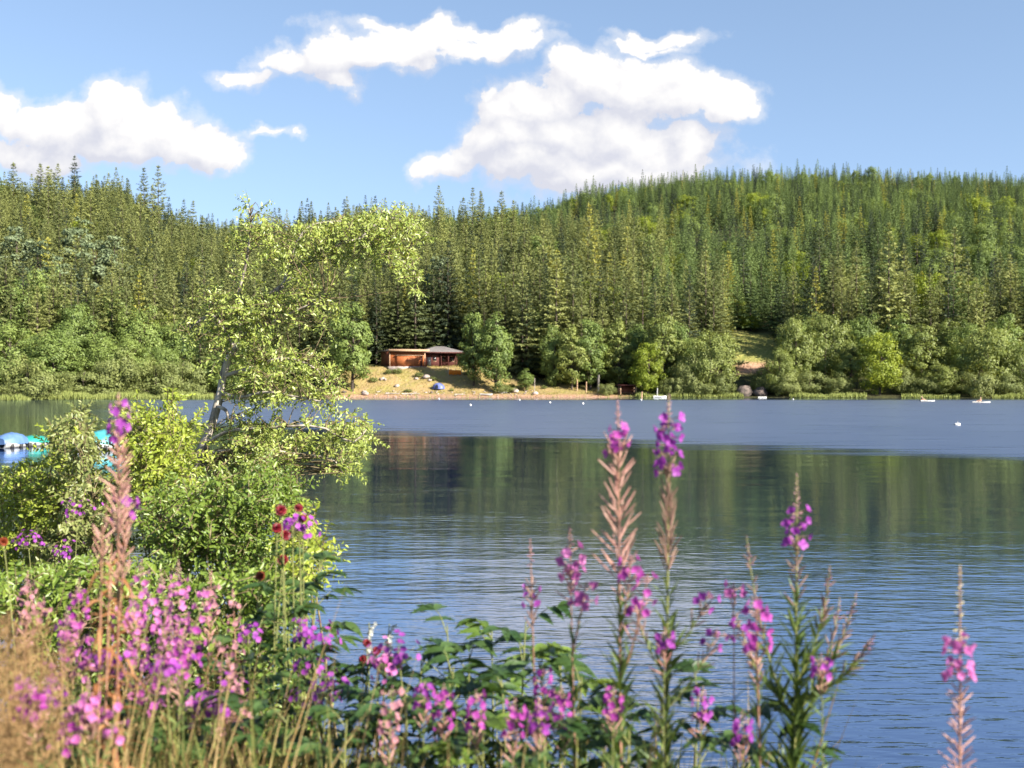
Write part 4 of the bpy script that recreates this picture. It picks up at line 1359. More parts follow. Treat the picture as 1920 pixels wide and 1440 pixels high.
# buoys
BU = [(823, 748, 221, "white mooring buoy nearest the beach, below the blue tent"), (882, 761, 161, "white mooring buoy out in the lake below the birches"), (1031, 756, 181, "white mooring buoy below the sandy bank's right end"),
      (1093, 758, 172, "small pale buoy right of the one below the sandy bank"), (1202, 751, 206, "white mooring buoy below the right reeds' start"), (1487, 750, 212, "white mooring buoy in front of the round shore trees"), (974, 751, 206, "faint pinkish buoy close under the beach")]
for (px, py, d_, lab) in BU:
    o = thing("buoy", (P(px, py, d_)[0], d_, 0.0), lab, "buoy")
    mb = MB()
    r_ = .16
    th_, ph_ = np.linspace(-1.2, 1.5, 7), np.linspace(0, 6.283, 11)[:-1]
    mb.add([[r_ * math.cos(a) * math.cos(c_), r_ * math.cos(a) * math.sin(c_), .1 + r_ * math.sin(a)] for a in th_ for c_ in ph_],
           [[i * 10 + j, i * 10 + (j + 1) % 10, (i + 1) * 10 + (j + 1) % 10, (i + 1) * 10 + j] for i in range(6) for j in range(10)])
    mb.build("float", M["buoy"], o, smooth=True)
    mb = MB()
    tube(mb, [[.07 * math.cos(a), 0, .40 + .07 * math.sin(a)] for a in np.linspace(-.6, 3.74, 8)], .018, 5)
    mb.build("ring", M["dark_gap"], o)
o = thing("float_marker", (P(1795, 797, 90)[0], 90, 0), "white barrel float lying on the open water far right", "float", None, R(8))
mb = MB()
tube(mb, [[-.24, 0, .05], [-.2, 0, .05], [0, 0, .05], [.2, 0, .05], [.24, 0, .05]], [.03, .11, .13, .11, .03], 10)
mb.build("drum", M["buoy"], o, smooth=True)
mb = MB()
tube(mb, [[.02, 0, .15], [.03, 0, .3]], .02, 5)
mb.build("handle", M["white_paint"], o)

# moored boats under tarpaulins at the left


def covered_boat(px, d_, B_, L_, H_, top, rz, mk, lab):
    q = np.array([(px - 960) / F * d_, d_, -.08])
    o = thing("covered_boat", q, lab, "boat", None, rz)
    m_ = MB()
    hull(m_, L_, B_, H_)
    m_.build("hull", M["white_paint"], o)
    m_ = MB()
    nx, na = 10, 11
    vv = []
    for i in range(nx):
        t_ = i / (nx - 1)
        env = math.sin(math.pi * (.14 + .8 * t_)) ** .6
        for j in range(na):
            a = math.pi * j / (na - 1)
            vv.append([-L_ * .46 + L_ * .9 * t_, -math.cos(a) * B_ * .53 * env, H_ * .9 + (top - H_ * .9) * math.sin(a) ** .8 * env + .03 * math.sin(i * 2.3 + j)])
    m_.add(vv, [[i * na + j, i * na + j + 1, (i + 1) * na + j + 1, (i + 1) * na + j] for i in range(nx - 1) for j in range(na - 1)])
    m_.add(vv[:na], [list(range(na))])
    m_.build("tarpaulin", M[mk], o, smooth=True)
    m_ = MB()
    for s_ in (-1, 1):
        for xx in (-.3, 0, .3):
            box(m_, (xx * L_, s_ * B_ * .47, H_ * .6), (.16, .1, .22))
    m_.build("fender", M["dark_gap"], o)
    return o


covered_boat(25, 60, 1.0, 2.0, .28, .80, R(70), "tarp_blue", "small white boat under a domed pale blue tarpaulin at the left edge")
covered_boat(66, 61.5, .95, 2.0, .26, .60, R(72), "tarp_teal", "small boat under a low teal tarpaulin beside the pale blue one")
covered_boat(200, 58, 1.5, 2.6, .34, 1.0, R(62), "tarp_aqua", "boat under an aqua tarpaulin seen through the shrub behind the tall fireweed")

exec_marker = "far things done"
# ------------------------------------------------------------------ near plants


def sprays(leaf, twig, c, d, tl, n_, L, W, tlo=0.0, thi=1.0, sun_bias=.6):
    """twigs with alternate leaves; c and d are N x 3"""
    N = len(c)
    d = nrm(d)
    ax = nrm(np.cross(d, rdir(N)))
    tb = rng.uniform(0, 1, N)
    for j in range(n_):
        t_ = (j + .6) / n_
        sg = 1 if j % 2 else -1
        p_ = c + d * (tl * t_)[:, None] + np.array([0, 0, -1.0]) * (tl * .25 * t_ * t_)[:, None]
        ld = nrm(d * .55 + ax * sg * .85 + rng.normal(0, .3, (N, 3)) + np.array([0, 0, -.15]))
        up = nrm(np.array([SUN_DIR.x * sun_bias, SUN_DIR.y * sun_bias - .25, .75]) + rng.normal(0, .5, (N, 3)))
        sc = rng.uniform(.65, 1.15, N) * (1 - .35 * t_)
        petals_lance(leaf, p_, ld, up, L * sc, W * sc, np.clip(tlo + (thi - tlo) * (tb * .5 + rng.uniform(0, .5, N)), 0, 1))
    if twig is not None:
        diamonds(twig, c - d * .02, d, rdir(N), tl * 1.02, .006, .5, 0, .3)
        diamonds(twig, c - d * .02, d, nrm(np.cross(d, rdir(N))), tl * 1.02, .006, .5, 0, .3)


def petals_lance(mb_, pos, d, up, L, W, tint):
    """N pointed oval leaves with a folded midrib, eight corners each"""
    d = nrm(d)
    side = nrm(np.cross(d, up))
    nn = np.cross(side, d)
    L, W = L[:, None], W[:, None]
    a = pos + d * L * .28
    b = pos + d * L * .62 - nn * L * .03
    tip = pos + d * L - nn * L * .12
    v = np.stack([pos, a + side * W * .42 + nn * W * .16, b + side * W * .40 + nn * W * .14, tip, b - side * W * .40 + nn * W * .14, a - side * W * .42 + nn * W * .16], 1).reshape(-1, 3)
    N = len(pos)
    i = np.arange(N)[:, None] * 6
    f_ = np.concatenate([i + np.array([[0, 1, 2, 3]]), i + np.array([[0, 3, 4, 5]])])
    mb_.add(v, f_, np.repeat(tint, 6))


def in_ellipses(regs, depth, dsig, base_u=None):
    cs = []
    for (cx, cy, rx, ry, n_) in regs:
        a = rng.uniform(0, 6.283, n_)
        r_ = np.sqrt(rng.uniform(0, 1, n_))
        px, py = cx + rx * r_ * np.cos(a), cy + ry * r_ * np.sin(a)
        dd = depth + rng.normal(0, dsig, n_)
        cs.append(np.stack([(px - 960) / F * dd, dd, EYE + (HZ - py) / F * dd], 1))
    return np.concatenate(cs)


def connect(mb_, limbs, targets, frac=1.0, r0=.006, r1=.002):
    """thin boughs from the nearest lower point of a limb to each target"""
    lp = np.concatenate(limbs)
    for c in targets:
        if rng.random() > frac:
            continue
        dd = np.linalg.norm(lp - c, axis=1) + np.where(lp[:, 2] > c[2] + .05, .6, 0)
        s_ = lp[np.argmin(dd)]
        mid = (s_ + c) / 2 + np.array([0, 0, .04]) + rng.normal(0, .03, 3)
        tube(mb_, bez([s_, mid, c], 5), np.linspace(r0, r1, 5), 4, .5, False)


# leaning young willow
D = 9.6
base = np.array([(352 - 960) / F * D, D, 0.25])
wt = thing("willow_tree", base, "young pale leaved willow leaning right from the shrubs on the bank", "tree")


def pl(seq, d_=D):
    return np.array([P(a, b, d_ + (c if True else 0)) for a, b, c in seq])


trunk = np.concatenate([[base + np.array([0, 0, -.25])], pl([(350, 1180, 0), (350, 1000, 0), (358, 915, 0), (384, 835, 0), (408, 745, 0), (433, 672, 0), (452, 620, .05), (492, 572, .1), (535, 525, .15), (572, 494, .2), (606, 470, .2), (680, 446, .25), (745, 436, .3)])])
tc_ = bez(trunk, 44)
mb = MB()
tc_ = tc_ + np.stack([.018 * np.sin(np.arange(44) * .9), 0 * np.arange(44), .01 * np.sin(np.arange(44) * 1.7)], 1)
trad = np.interp(np.linspace(0, 1, 44), [0, .25, .45, .75, 1], [.050, .038, .028, .018, .006]) * (1 + .08 * np.sin(np.arange(44) * 2.1))
tube(mb, tc_, trad, 9)
limbs = [tc_[12:]]
tr_o = mb.build("trunk", M["willow_bark"], wt, base, True)
LIMBS = [
    [(452, 620, .05), (446, 560, .0), (462, 490, -.1), (470, 420, -.1), (466, 392, -.1)],
    [(440, 655, 0), (415, 610, -.1), (392, 590, -.15), (350, 622, -.2)],
    [(535, 525, .15), (560, 450, .2), (590, 420, .2), (640, 415, .2)],
    [(680, 446, .25), (720, 410, .3), (770, 420, .35), (806, 440, .4)],
    [(680, 446, .25), (730, 470, .1), (770, 505, .1), (785, 525, .1)],
    [(452, 620, .05), (500, 610, -.1), (560, 580, -.2), (610, 560, -.2)],
    [(420, 705, 0), (470, 690, -.1), (530, 672, -.2), (590, 690, -.25), (628, 742, -.25)],
    [(412, 735, 0), (450, 745, -.15), (500, 735, -.25), (560, 745, -.3), (600, 752, -.3)],
    [(384, 835, 0), (408, 818, -.1), (440, 806, -.15), (520, 800, -.2), (600, 800, -.25), (660, 830, -.3), (690, 800, -.3)],
    [(384, 852, 0), (420, 846, -.1), (470, 840, -.2), (550, 850, -.25), (620, 860, -.25), (642, 886, -.25)],
    [(404, 760, 0), (424, 770, -.1), (430, 790, -.1), (440, 760, -.15)],
]
for lm in LIMBS:
    c_ = bez(pl(lm), 14)
    mb = MB()
    tube(mb, c_, np.linspace(.017, .004, 14), 6)
    mb.build("limb", M["willow_bark"], wt, base, True)
    limbs.append(c_)
regs = [(468, 430, 34, 46, 42), (440, 500, 30, 40, 12), (560, 470, 70, 42, 95), (660, 460, 80, 45, 135), (745, 455, 52, 56, 85), (700, 420, 60, 22, 40), (770, 520, 26, 28, 18),
        (430, 590, 52, 46, 95), (400, 565, 22, 20, 18), (500, 600, 50, 45, 60), (560, 560, 46, 40, 45), (605, 590, 30, 36, 22), (470, 660, 36, 40, 50), (358, 622, 28, 22, 18), (398, 650, 36, 36, 20),
        (540, 700, 82, 44, 120), (600, 735, 40, 32, 40), (480, 745, 55, 30, 50), (560, 820, 90, 34, 95), (650, 835, 44, 40, 62), (640, 876, 22, 14, 16), (470, 815, 55, 28, 36), (682, 808, 18, 18, 12), (655, 790, 20, 20, 10), (510, 870, 60, 30, 60), (440, 870, 50, 40, 55), (460, 930, 80, 40, 80), (452, 795, 24, 30, 14), (460, 850, 40, 30, 30), (410, 905, 40, 36, 34)]
regs = [(a_, b_, c_, d2_, int(n2_ * 1.3)) for a_, b_, c_, d2_, n2_ in regs]
cen = in_ellipses(regs, D, .30)
lf, tw = MB(), MB()
dv = nrm(rng.normal(0, 1, cen.shape) + np.array([.35, -.2, .35]))
sprays(lf, tw, cen, dv, rng.uniform(.10, .20, len(cen)), 11, .044, .021, 0, 1)
connect(tw, limbs, cen, .35, .005, .0015)
lf.build("foliage", M["willow"], wt, base)
tw.build("twigs", M["twig"], wt, base)


def shrub(name, px, d_, regs, mk, label, leaf=(.045, .022), nl=10, dsig=.35, twl=(.10, .2), cat="shrub", stems=9, group=None):
    cxs = [(px - 960) / F * d_, d_]
    base_ = np.array([cxs[0], cxs[1], float(bank_z(cxs[0], cxs[1]))])
    o = thing(name, base_, label, cat, group)
    regs = [(a_, b_, c_, d2_, int(n2_ * 1.9)) for a_, b_, c_, d2_, n2_ in regs]
    cen_ = in_ellipses(regs, d_, dsig)
    st = MB()
    lm_ = []
    tot = sum(r[4] for r in regs)
    for k in range(stems):
        r = regs[int(np.searchsorted(np.cumsum([q_[4] for q_ in regs]), rng.uniform(0, tot)))]
        tgt = P(r[0] + rng.uniform(-.6, .6) * r[2], r[1] - rng.uniform(-.2, .7) * r[3], d_ + rng.normal(0, dsig * .7))
        b0 = base_ + np.array([rng.normal(0, .12), rng.normal(0, .12), -.1])
        c_ = bez([b0, b0 * .6 + tgt * .4 + np.array([0, 0, .15]), tgt], 12)
        tube(st, c_, np.linspace(.014, .003, 12), 5)
        lm_.append(c_[3:])
    lf_, tw_ = MB(), MB()
    dv_ = nrm(rng.normal(0, 1, cen_.shape) + np.array([.15, -.25, .65]))
    sprays(lf_, tw_, cen_, dv_, rng.uniform(twl[0], twl[1], len(cen_)), nl, leaf[0], leaf[1])
    connect(tw_, lm_, cen_, .14, .004, .0015)
    st.build("stems", M["twig"], o, base_)
    lf_.build("foliage", M[mk], o, base_)
    tw_.build("twigs", M["twig"], o, base_)
    return o


shrub("willow_shrub", 70, 8.6, [(75, 935, 80, 65, 130), (20, 990, 70, 90, 140), (140, 960, 80, 80, 150), (92, 835, 12, 20, 7), (125, 835, 26, 25, 22), (60, 1080, 100, 90, 150)], "shrub", "bright yellow green willow shrub at the left edge in front of the tarpaulins")
shrub("willow_shrub", 165, 8.0, [(150, 850, 40, 45, 40), (155, 785, 9, 30, 12), (158, 842, 22, 22, 18), (185, 945, 60, 62, 110), (150, 1040, 90, 70, 130), (110, 810, 14, 14, 8)], "shrub_grey", "grey green willow shrub with one upright shoot left of the tall fireweed")
shrub("willow_shrub", 300, 8.4, [(265, 830, 45, 50, 85), (320, 850, 50, 50, 85), (320, 775, 10, 30, 14), (290, 900, 70, 50, 110), (250, 780, 18, 22, 14), (355, 800, 16, 22, 12)], "shrub", "golden green willow shrub right of the tall fireweed, before the leaning trunk")
shrub("willow_shrub", 420, 7.6, [(340, 980, 80, 70, 170), (430, 960, 80, 60, 160), (500, 930, 50, 50, 90), (400, 1060, 110, 70, 190), (490, 1040, 60, 60, 90), (540, 940, 30, 24, 26)], "shrub_dark", "dense mid green shrub at the foot of the leaning willow")
shrub("willow_shrub", 120, 6.4, [(60, 1140, 90, 60, 110), (170, 1130, 80, 70, 120), (270, 1150, 80, 80, 120), (100, 1260, 110, 90, 130), (270, 1290, 110, 90, 120), (180, 1400, 190, 70, 150)], "shrub_dark", "low dark green shrub filling the lower left behind the pink fireweeds", (.05, .024))
shrub("willow_shrub", 470, 6.0, [(420, 1160, 80, 70, 110), (500, 1130, 50, 60, 60), (400, 1280, 100, 90, 120), (500, 1300, 80, 90, 90), (450, 1410, 140, 60, 110)], "shrub_dark", "dark green shrub under the crimson flowers", (.05, .024))
shrub("willow_shrub", 600, 6.6, [(585, 1040, 24, 30, 22), (560, 1000, 30, 30, 22), (560, 1090, 36, 40, 30)], "shrub", "pale green sprig of shrub reaching over the water by the crimson flowers", (.045, .022))


# ---- fireweeds


def axis_curve(base_, top, bow, n_=40):
    mid = (base_ + top) / 2 + np.array(bow)
    t_ = np.linspace(0, 1, n_)[:, None]
    return (1 - t_) ** 2 * base_ + 2 * t_ * (1 - t_) * mid + t_ ** 2 * top


def at_(curve, t_):
    k = np.clip(np.asarray(t_) * (len(curve) - 1), 0, len(curve) - 1.001)
    i = k.astype(int)
    f_ = (k - i)[:, None]
    return curve[i] * (1 - f_) + curve[i + 1] * f_


class Weed:
    def __init__(self):
        self.stem, self.leaf, self.dry, self.sets = MB(), MB(), MB(), []

    def raceme(self, cv, leaves=None, pods=None, flowers=None, buds=None, rad=(.0045, .0015), dry=None, skip=0.0):
        self.pod, self.flow, self.sep, self.bud = MB(), MB(), MB(), MB()
        self.sets.append((self.pod, self.flow, self.sep, self.bud))
        tube(self.stem, cv, np.linspace(rad[0], rad[1], len(cv)), 6, rng.uniform(0, 1))
        ax = nrm(cv[-1] - cv[0])
        e1 = nrm(np.cross(ax, [0.2, 1, 0.1]))
        e2 = np.cross(ax, e1)

        def ring(t0, t1, n_, el):
            t_ = np.sort(rng.uniform(0, 1, n_)) * .5 + np.linspace(0, 1, n_) * .5
            t_ = t0 + (t1 - t0) * t_
            a = np.arange(n_) * 2.4 + rng.normal(0, .3, n_)
            o_ = e1[None, :] * np.cos(a)[:, None] + e2[None, :] * np.sin(a)[:, None]
            p_ = at_(cv, t_)
            el_ = np.asarray(el) + rng.normal(0, .16, n_)
            return t_, p_, nrm(o_ * np.cos(el_)[:, None] + ax[None, :] * np.sin(el_)[:, None]), o_

        for spec, mbx in ((leaves, self.leaf), (dry, self.dry)):
            if spec:
                t0, t1, n_, L, W, el, dr = spec
                t_, p_, d_, o_ = ring(t0, t1, n_, el)
                sc = rng.uniform(.7, 1.15, n_) * (1 - .45 * (t_ - t0) / max(t1 - t0, 1e-3))
                blades(mbx, p_, d_, ax[None, :] + rng.normal(0, .25, (n_, 3)), L * sc, W * sc, dr * rng.uniform(.3, 1.6, n_), rng.uniform(0, 1, n_), 5 if dr > .5 else 4)
        if pods:
            t0, t1, n_, L, el = pods
            t_, p_, d_, o_ = ring(t0, t1, n_, el)
            for i in range(n_):
                if rng.random() < skip:
                    continue
                ll = L * rng.uniform(.7, 1.1) * (1 - .35 * (t_[i] - t0) / max(t1 - t0, 1e-3))
                e = p_[i] + d_[i] * ll + ax * ll * .12
                m_ = p_[i] + d_[i] * ll * .3 - ax * ll * .02
                tube(self.pod, bez([p_[i], m_, e], 5), [.0007, .0010, .0021, .0021, .0010], 5, rng.uniform(0, 1), False)
        if flowers:
            t0, t1, n_, size = flowers
            t_, p_, d_, o_ = ring(t0, t1, n_, .25)
            for i in range(n_):
                L = .028 * (size / .03) * rng.uniform(.8, 1.2)
                c = p_[i] + d_[i] * L
                tube(self.pod, [p_[i], p_[i] + d_[i] * L * .6, c], [.0009, .0013, .0013], 4, .6, False)
                fn = nrm(d_[i] + np.array([0, -.25, -.1]) + rng.normal(0, .25, 3))
                q1 = nrm(np.cross(fn, rng.normal(size=3)))
                q2 = np.cross(fn, q1)
                aa = np.array([.5, 1.9, 3.6, 5.2]) + rng.uniform(0, 6.28)
                dd = q1[None, :] * np.cos(aa)[:, None] + q2[None, :] * np.sin(aa)[:, None] + fn[None, :] * rng.uniform(.1, .75)
                petals(self.flow, np.repeat(c[None, :], 4, 0), dd, np.repeat(fn[None, :], 4, 0), size * .55 * rng.uniform(.8, 1.1, 4), size * .44, np.clip(rng.uniform(0, 1) * .6 + rng.uniform(0, .4, 4), 0, 1), .12)
                aa = aa + .75
                dd = q1[None, :] * np.cos(aa)[:, None] + q2[None, :] * np.sin(aa)[:, None] + fn[None, :] * .25
                diamonds(self.sep, np.repeat(c[None, :], 4, 0), dd, np.repeat(fn[None, :], 4, 0), size * .5, size * .09, .2, .1)
                tube(self.sep, [c, c + fn * size * .35], [.0006, .0008], 3, .9, False)
        if buds:
            t0, t1, n_, L = buds
            t_, p_, d_, o_ = ring(t0, t1, n_, .2)
            for i in range(n_):
                f_ = (t_[i] - t0) / max(t1 - t0, 1e-3)
                ll = L * (1.1 - .8 * f_)
                dd = nrm(d_[i] * (1 - .5 * f_) + ax * (f_ * .9) + np.array([0, 0, -.35 * (1 - f_)]))
                e = p_[i] + dd * ll
                tube(self.bud, [p_[i], p_[i] + dd * ll * .4, p_[i] + dd * ll * .75, e], [.0007, .0010, .0026 * (1.1 - .5 * f_), .0006], 5, rng.uniform(0, 1), False)

    def finish(self, name, base_, label, cat="wildflower", group=None, leaf="fw_leaf", pod="fw_pod", flow="petal", stem="fw_stem", bud="bud", dry="fw_leaf_dry"):
        o = thing(name, base_, label, cat, group)
        self.stem.build("stem", M[stem], o, base_, True)
        self.leaf.build("foliage", M[leaf], o, base_)
        for pd, fw, sp, bd in self.sets:                                 # one set for every flowering shoot
            pd.build("seed_pods", M[pod], o, base_)
            fl = fw.build("blossoms", M[flow], o, base_)
            if fl is not None:
                sp.build("sepals", M["petal_violet"], fl, base_)
            bd.build("buds", M[bud], o, base_)
        self.dry.build("withered_leaves", M[dry], o, base_)
        return o


def fbase(px, d_):
    x = (px - 960) / F * d_
    return np.array([x, d_, float(bank_z(x, d_)) - .03])


def frac(base_, top, d_):
    """height fraction along a stem of a picture row"""
    z0, z1 = base_[2], top[2]
    return lambda py: float(np.clip(((EYE + (HZ - py) / F * d_) - z0) / (z1 - z0), 0, 1))


# tall fireweed before the shrubs, pale spike going to seed
d_ = 3.0
b, tp = fbase(206, d_), P(222, 738, d_)
cv = axis_curve(b, tp, (.012, 0, 0))
r = frac(b, tp, d_)
wd = Weed()
wd.raceme(cv, pods=(r(1010), r(815), 64, .060, .75), flowers=(r(830), r(755), 16, .024), buds=(r(768), 1, 16, .012), dry=(r(1500), r(1010), 34, .11, .017, .5, .9))
b2 = fbase(196, d_)
cv2 = axis_curve(b2, P(240, 905, d_ + .05), (-.02, 0, 0))
r2 = frac(b2, cv2[-1], d_)
wd.raceme(cv2, pods=(r2(1120), r2(985), 26, .055, .8), flowers=(r2(985), r2(935), 9, .027), buds=(r2(940), 1, 14, .012), dry=(r2(1500), r2(1120), 26, .11, .016, .4, 1.0))
wd.finish("fireweed", b, "tallest fireweed on the left, salmon stem of seed pods under a fading pink tip", flow="petal_violet", pod="fw_pod")

b = fbase(168, 2.9)
wd = Weed()
cv = axis_curve(b, P(192, 985, 2.9), (.0, 0, 0))
r = frac(b, cv[-1], 2.9)
wd.raceme(cv, pods=(r(1060), r(1000), 10, .05, .8), dry=(r(1600), r(1050), 40, .12, .017, .55, 1.1), rad=(.0055, .002))
cv = axis_curve(fbase(186, 2.95), P(208, 1020, 2.95), (-.01, 0, 0))
wd.raceme(cv, pods=(.86, .98, 8, .05, .8), dry=(.1, .85, 30, .12, .016, .5, 1.1), rad=(.0055, .002))
wd.finish("fireweed", b, "withered orange fireweed with curled drooping leaves below the tallest one", flow="petal_violet")

# pink fireweeds of the lower left
PINKS = [  # px at top, top row, base px, distance, flowers to row, colour, label
    (266, 1075, 262, 3.3, 1180, "petal_pink", "fresh pink fireweed just right of the withered orange one"),
    (300, 1096, 292, 3.5, 1200, "petal_pink", "second fresh pink fireweed counted right from the withered orange one"),
    (334, 1078, 322, 3.4, 1190, "petal_pink", "tallest spike at the right end of the fresh pink fireweeds"),
    (245, 1130, 250, 3.2, 1260, "petal_pink", "short pink fireweed pressed against the withered orange one"),
    (318, 1180, 330, 3.3, 1290, "petal_pink", "short pink fireweed in front of the right end spikes"),
    (345, 1205, 350, 3.1, 1270, "petal", "low magenta fireweed right of the fresh pink ones"),
    (148, 1112, 150, 3.4, 1180, "petal", "magenta fireweed left of the withered orange one"),
    (124, 1165, 136, 3.2, 1240, "petal_pink", "lower pink fireweed left of the withered orange one"),
    (52, 1098, 60, 3.7, 1160, "petal_pale", "slim pale pink fireweed near the left edge"),
    (396, 1095, 392, 3.8, 1170, "petal_pale", "faded salmon pink fireweed under the dark green shrub"),
    (436, 1130, 424, 3.8, 1330, "petal_pale", "broad faded pink fireweed right of the salmon pink one"),
    (425, 1250, 420, 3.6, 1330, "petal_pale", "low faded pink fireweed in front of the broad one"),
    (60, 1300, 66, 2.6, 1350, "petal", "close out-of-focus magenta fireweed in the lower left corner"),
    (165, 1305, 168, 2.6, 1350, "petal_pink", "close out-of-focus pink fireweed at the bottom left of the straw"),
    (85, 1292, 92, 2.9, 1330, "petal_violet", "violet fireweed behind the close magenta one in the lower left corner"),
]
for (px, ty, bx, d_, fy, colr, lab) in PINKS:
    b = fbase(bx, d_)
    tp = P(px, ty - 26, d_)
    cv = axis_curve(b, tp, (rng.normal(0, .035), 0, 0))
    r = frac(b, tp, d_)
    wd = Weed()
    nfl = int(10 + (fy - ty) * .11)
    wd.raceme(cv, leaves=(r(fy + 330), r(fy + 20), 40, .095, .014, .6, .3), pods=(r(fy + 50), r(fy - 6), 14, .045, .8), flowers=(r(fy), r(ty + 4), nfl, .0215), buds=(r(ty + 8), 1, 16, .012), rad=(.003, .0012))
    for k in range(2):
        t0 = r(fy + rng.uniform(40, 140))
        s0 = at_(cv, [t0])[0]
        sg = 1 if (k + int(px)) % 2 else -1
        e = s0 + np.array([sg * rng.uniform(.03, .07), rng.normal(0, .04), rng.uniform(.12, .2)])
        c2 = axis_curve(s0, e, (sg * .015, 0, -.01), 14)
        wd.raceme(c2, leaves=(.1, .5, 6, .05, .009, .6, .3), flowers=(.5, .92, 7, .024), buds=(.85, 1, 8, .010), rad=(.0022, .001))
    wd.finish("fireweed", b, lab, leaf="fw_leaf_red" if colr == "petal_pale" else "fw_leaf", flow=colr, stem="fw_stem_green" if colr != "petal_pale" else "fw_stem")

# big fireweeds in the middle and right
d_ = 3.0
b, tp = fbase(1166, d_), P(1158, 752, d_)
cv = axis_curve(b, tp, (.004, 0, 0))
r = frac(b, tp, d_)
wd = Weed()
wd.raceme(cv, leaves=(r(1520), r(1130), 76, .13, .015, .95, .1), pods=(r(1090), r(845), 66, .082, .82), flowers=(r(850), r(806), 10, .026), buds=(r(812), 1, 18, .014), rad=(.006, .0014))
for (ty, sx_, sy_, fy0) in [(1090, 1182, 1040, 1090), (1190, 1215, 1075, 1110)]:
    s0 = at_(cv, [r(ty + 90)])[0]
    e = P(sx_, sy_, d_ - .05)
    c2 = axis_curve(s0, e, (.01, 0, -.02), 20)
    wd.raceme(c2, leaves=(.05, .45, 8, .06, .008, .9, .1), pods=(.4, .7, 8, .05, .8), flowers=(.66, .96, 9, .026), buds=(.93, 1, 7, .010), rad=(.0025, .001))
wd.finish("fireweed", b, "salmon pink fireweed with a fishbone of open seed pods, tallest left of the violet one", flow="petal")

b, tp = fbase(1244, 3.1), P(1254, 742, 3.1)
cv = axis_curve(b, tp, (.002, 0, 0))
r = frac(b, tp, 3.1)
wd = Weed()
wd.raceme(cv, leaves=(r(1520), r(1110), 80, .13, .015, .95, .1), pods=(r(1075), r(880), 64, .062, 1.05), flowers=(r(890), r(786), 26, .029), buds=(r(800), 1, 24, .016), rad=(.006, .0014))
for (ty, sx_, sy_) in [(1230, 1330, 1110), (1270, 1190, 1130), (1330, 1345, 1180)]:
    s0 = at_(cv, [r(ty)])[0]
    e = P(sx_, sy_, 3.05)
    c2 = axis_curve(s0, e, (.02 * np.sign(sx_ - 1250), 0, -.02), 20)
    wd.raceme(c2, leaves=(.05, .6, 12, .07, .009, .9, .1), pods=(.5, .8, 8, .05, .9), flowers=(.78, .96, 5, .025), buds=(.93, 1, 7, .010), rad=(.0025, .001))
wd.finish("fireweed", b, "violet flowered fireweed right of the salmon one, brown pods down its stem", pod="fw_pod_dark", flow="petal_violet", stem="fw_stem_green")

b, tp = fbase(1100, 3.1), P(1068, 985, 3.1)
cv = axis_curve(b, tp, (-.01, 0, 0))
r = frac(b, tp, 3.1)
wd = Weed()
wd.raceme(cv, leaves=(r(1480), r(1210), 26, .10, .012, .95, .1), pods=(r(1130), r(1070), 14, .05, .8), flowers=(r(1085), r(1035), 13, .030), buds=(r(1040), 1, 16, .014), rad=(.0045, .0013))
s0 = at_(cv, [r(1230)])[0]
c2 = axis_curve(s0, P(1100, 1092, 3.05), (.0, 0, 0), 18)
wd.raceme(c2, leaves=(.1, .5, 8, .07, .009, .9, .1), flowers=(.62, .95, 10, .029), buds=(.92, 1, 6, .01), rad=(.0026, .001))
wd.finish("fireweed", b, "bright pink fireweed just left of the salmon seed-pod one, two flower heads", flow="petal_pink")

b, tp = fbase(1030, 3.3), P(994, 1010, 3.3)
cv = axis_curve(b, tp, (-.01, 0, 0))
r = frac(b, tp, 3.3)
wd = Weed()
wd.raceme(cv, leaves=(r(1480), r(1230), 22, .10, .012, .9, .15), pods=(r(1180), r(1090), 16, .045, .85), flowers=(r(1150), r(1098), 6, .024), buds=(r(1060), 1, 12, .012), rad=(.004, .0012))
wd.finish("fireweed", b, "thin sparse fireweed with a few violet flowers, leftmost of those over the water", flow="petal_violet", pod="fw_pod_dark")

d_ = 3.1
b, tp = fbase(1476, d_), P(1494, 890, d_)
cv = axis_curve(b, tp, (.012, 0, 0))
r = frac(b, tp, d_)
wd = Weed()
wd.raceme(cv, leaves=(r(1560), r(1130), 110, .135, .017, .95, .08), pods=(r(1140), r(1015), 20, .05, .85), flowers=(r(1035), r(962), 13, .028), buds=(r(972), 1, 30, .014), rad=(.006, .0014))
for (ty, sx_, sy_, fl) in [(1300, 1606, 1110, 0), (1330, 1575, 1120, 0), (1240, 1556, 1060, 0), (1330, 1400, 1005, 0), (1300, 1380, 1150, 4), (1280, 1640, 1190, 0)]:
    s0 = at_(cv, [r(ty + 40)])[0]
    e = P(sx_, sy_, d_ + rng.normal(0, .08))
    c2 = axis_curve(s0, e, (.03 * np.sign(sx_ - 1490), 0, -.04), 24)
    wd.raceme(c2, leaves=(.05, .62, 26, .10, .013, .95, .1), pods=(.5, .9, 20, .035, .95), flowers=(.8, .95, fl, .024) if fl else None, buds=(.86, 1, 12, .010), rad=(.003, .001))
wd.finish("fireweed", b, "bushy green leaved fireweed with many side shoots, violet flowers on its tall spike", flow="petal_violet", pod="fw_pod_dark", stem="fw_stem_green")

b, tp = fbase(1462, 2.95), P(1418, 1120, 2.95)
cv = axis_curve(b, tp, (-.02, 0, 0))
r = frac(b, tp, 2.95)
wd = Weed()
wd.raceme(cv, leaves=(r(1500), r(1260), 22, .10, .012, 1.0, .1), pods=(r(1290), r(1215), 12, .04, .8), flowers=(r(1225), r(1135), 20, .028), buds=(r(1140), 1, 8, .012), rad=(.0045, .002))
wd.finish("fireweed", b, "leaning magenta fireweed left of the bushy one's tall spike", flow="petal")

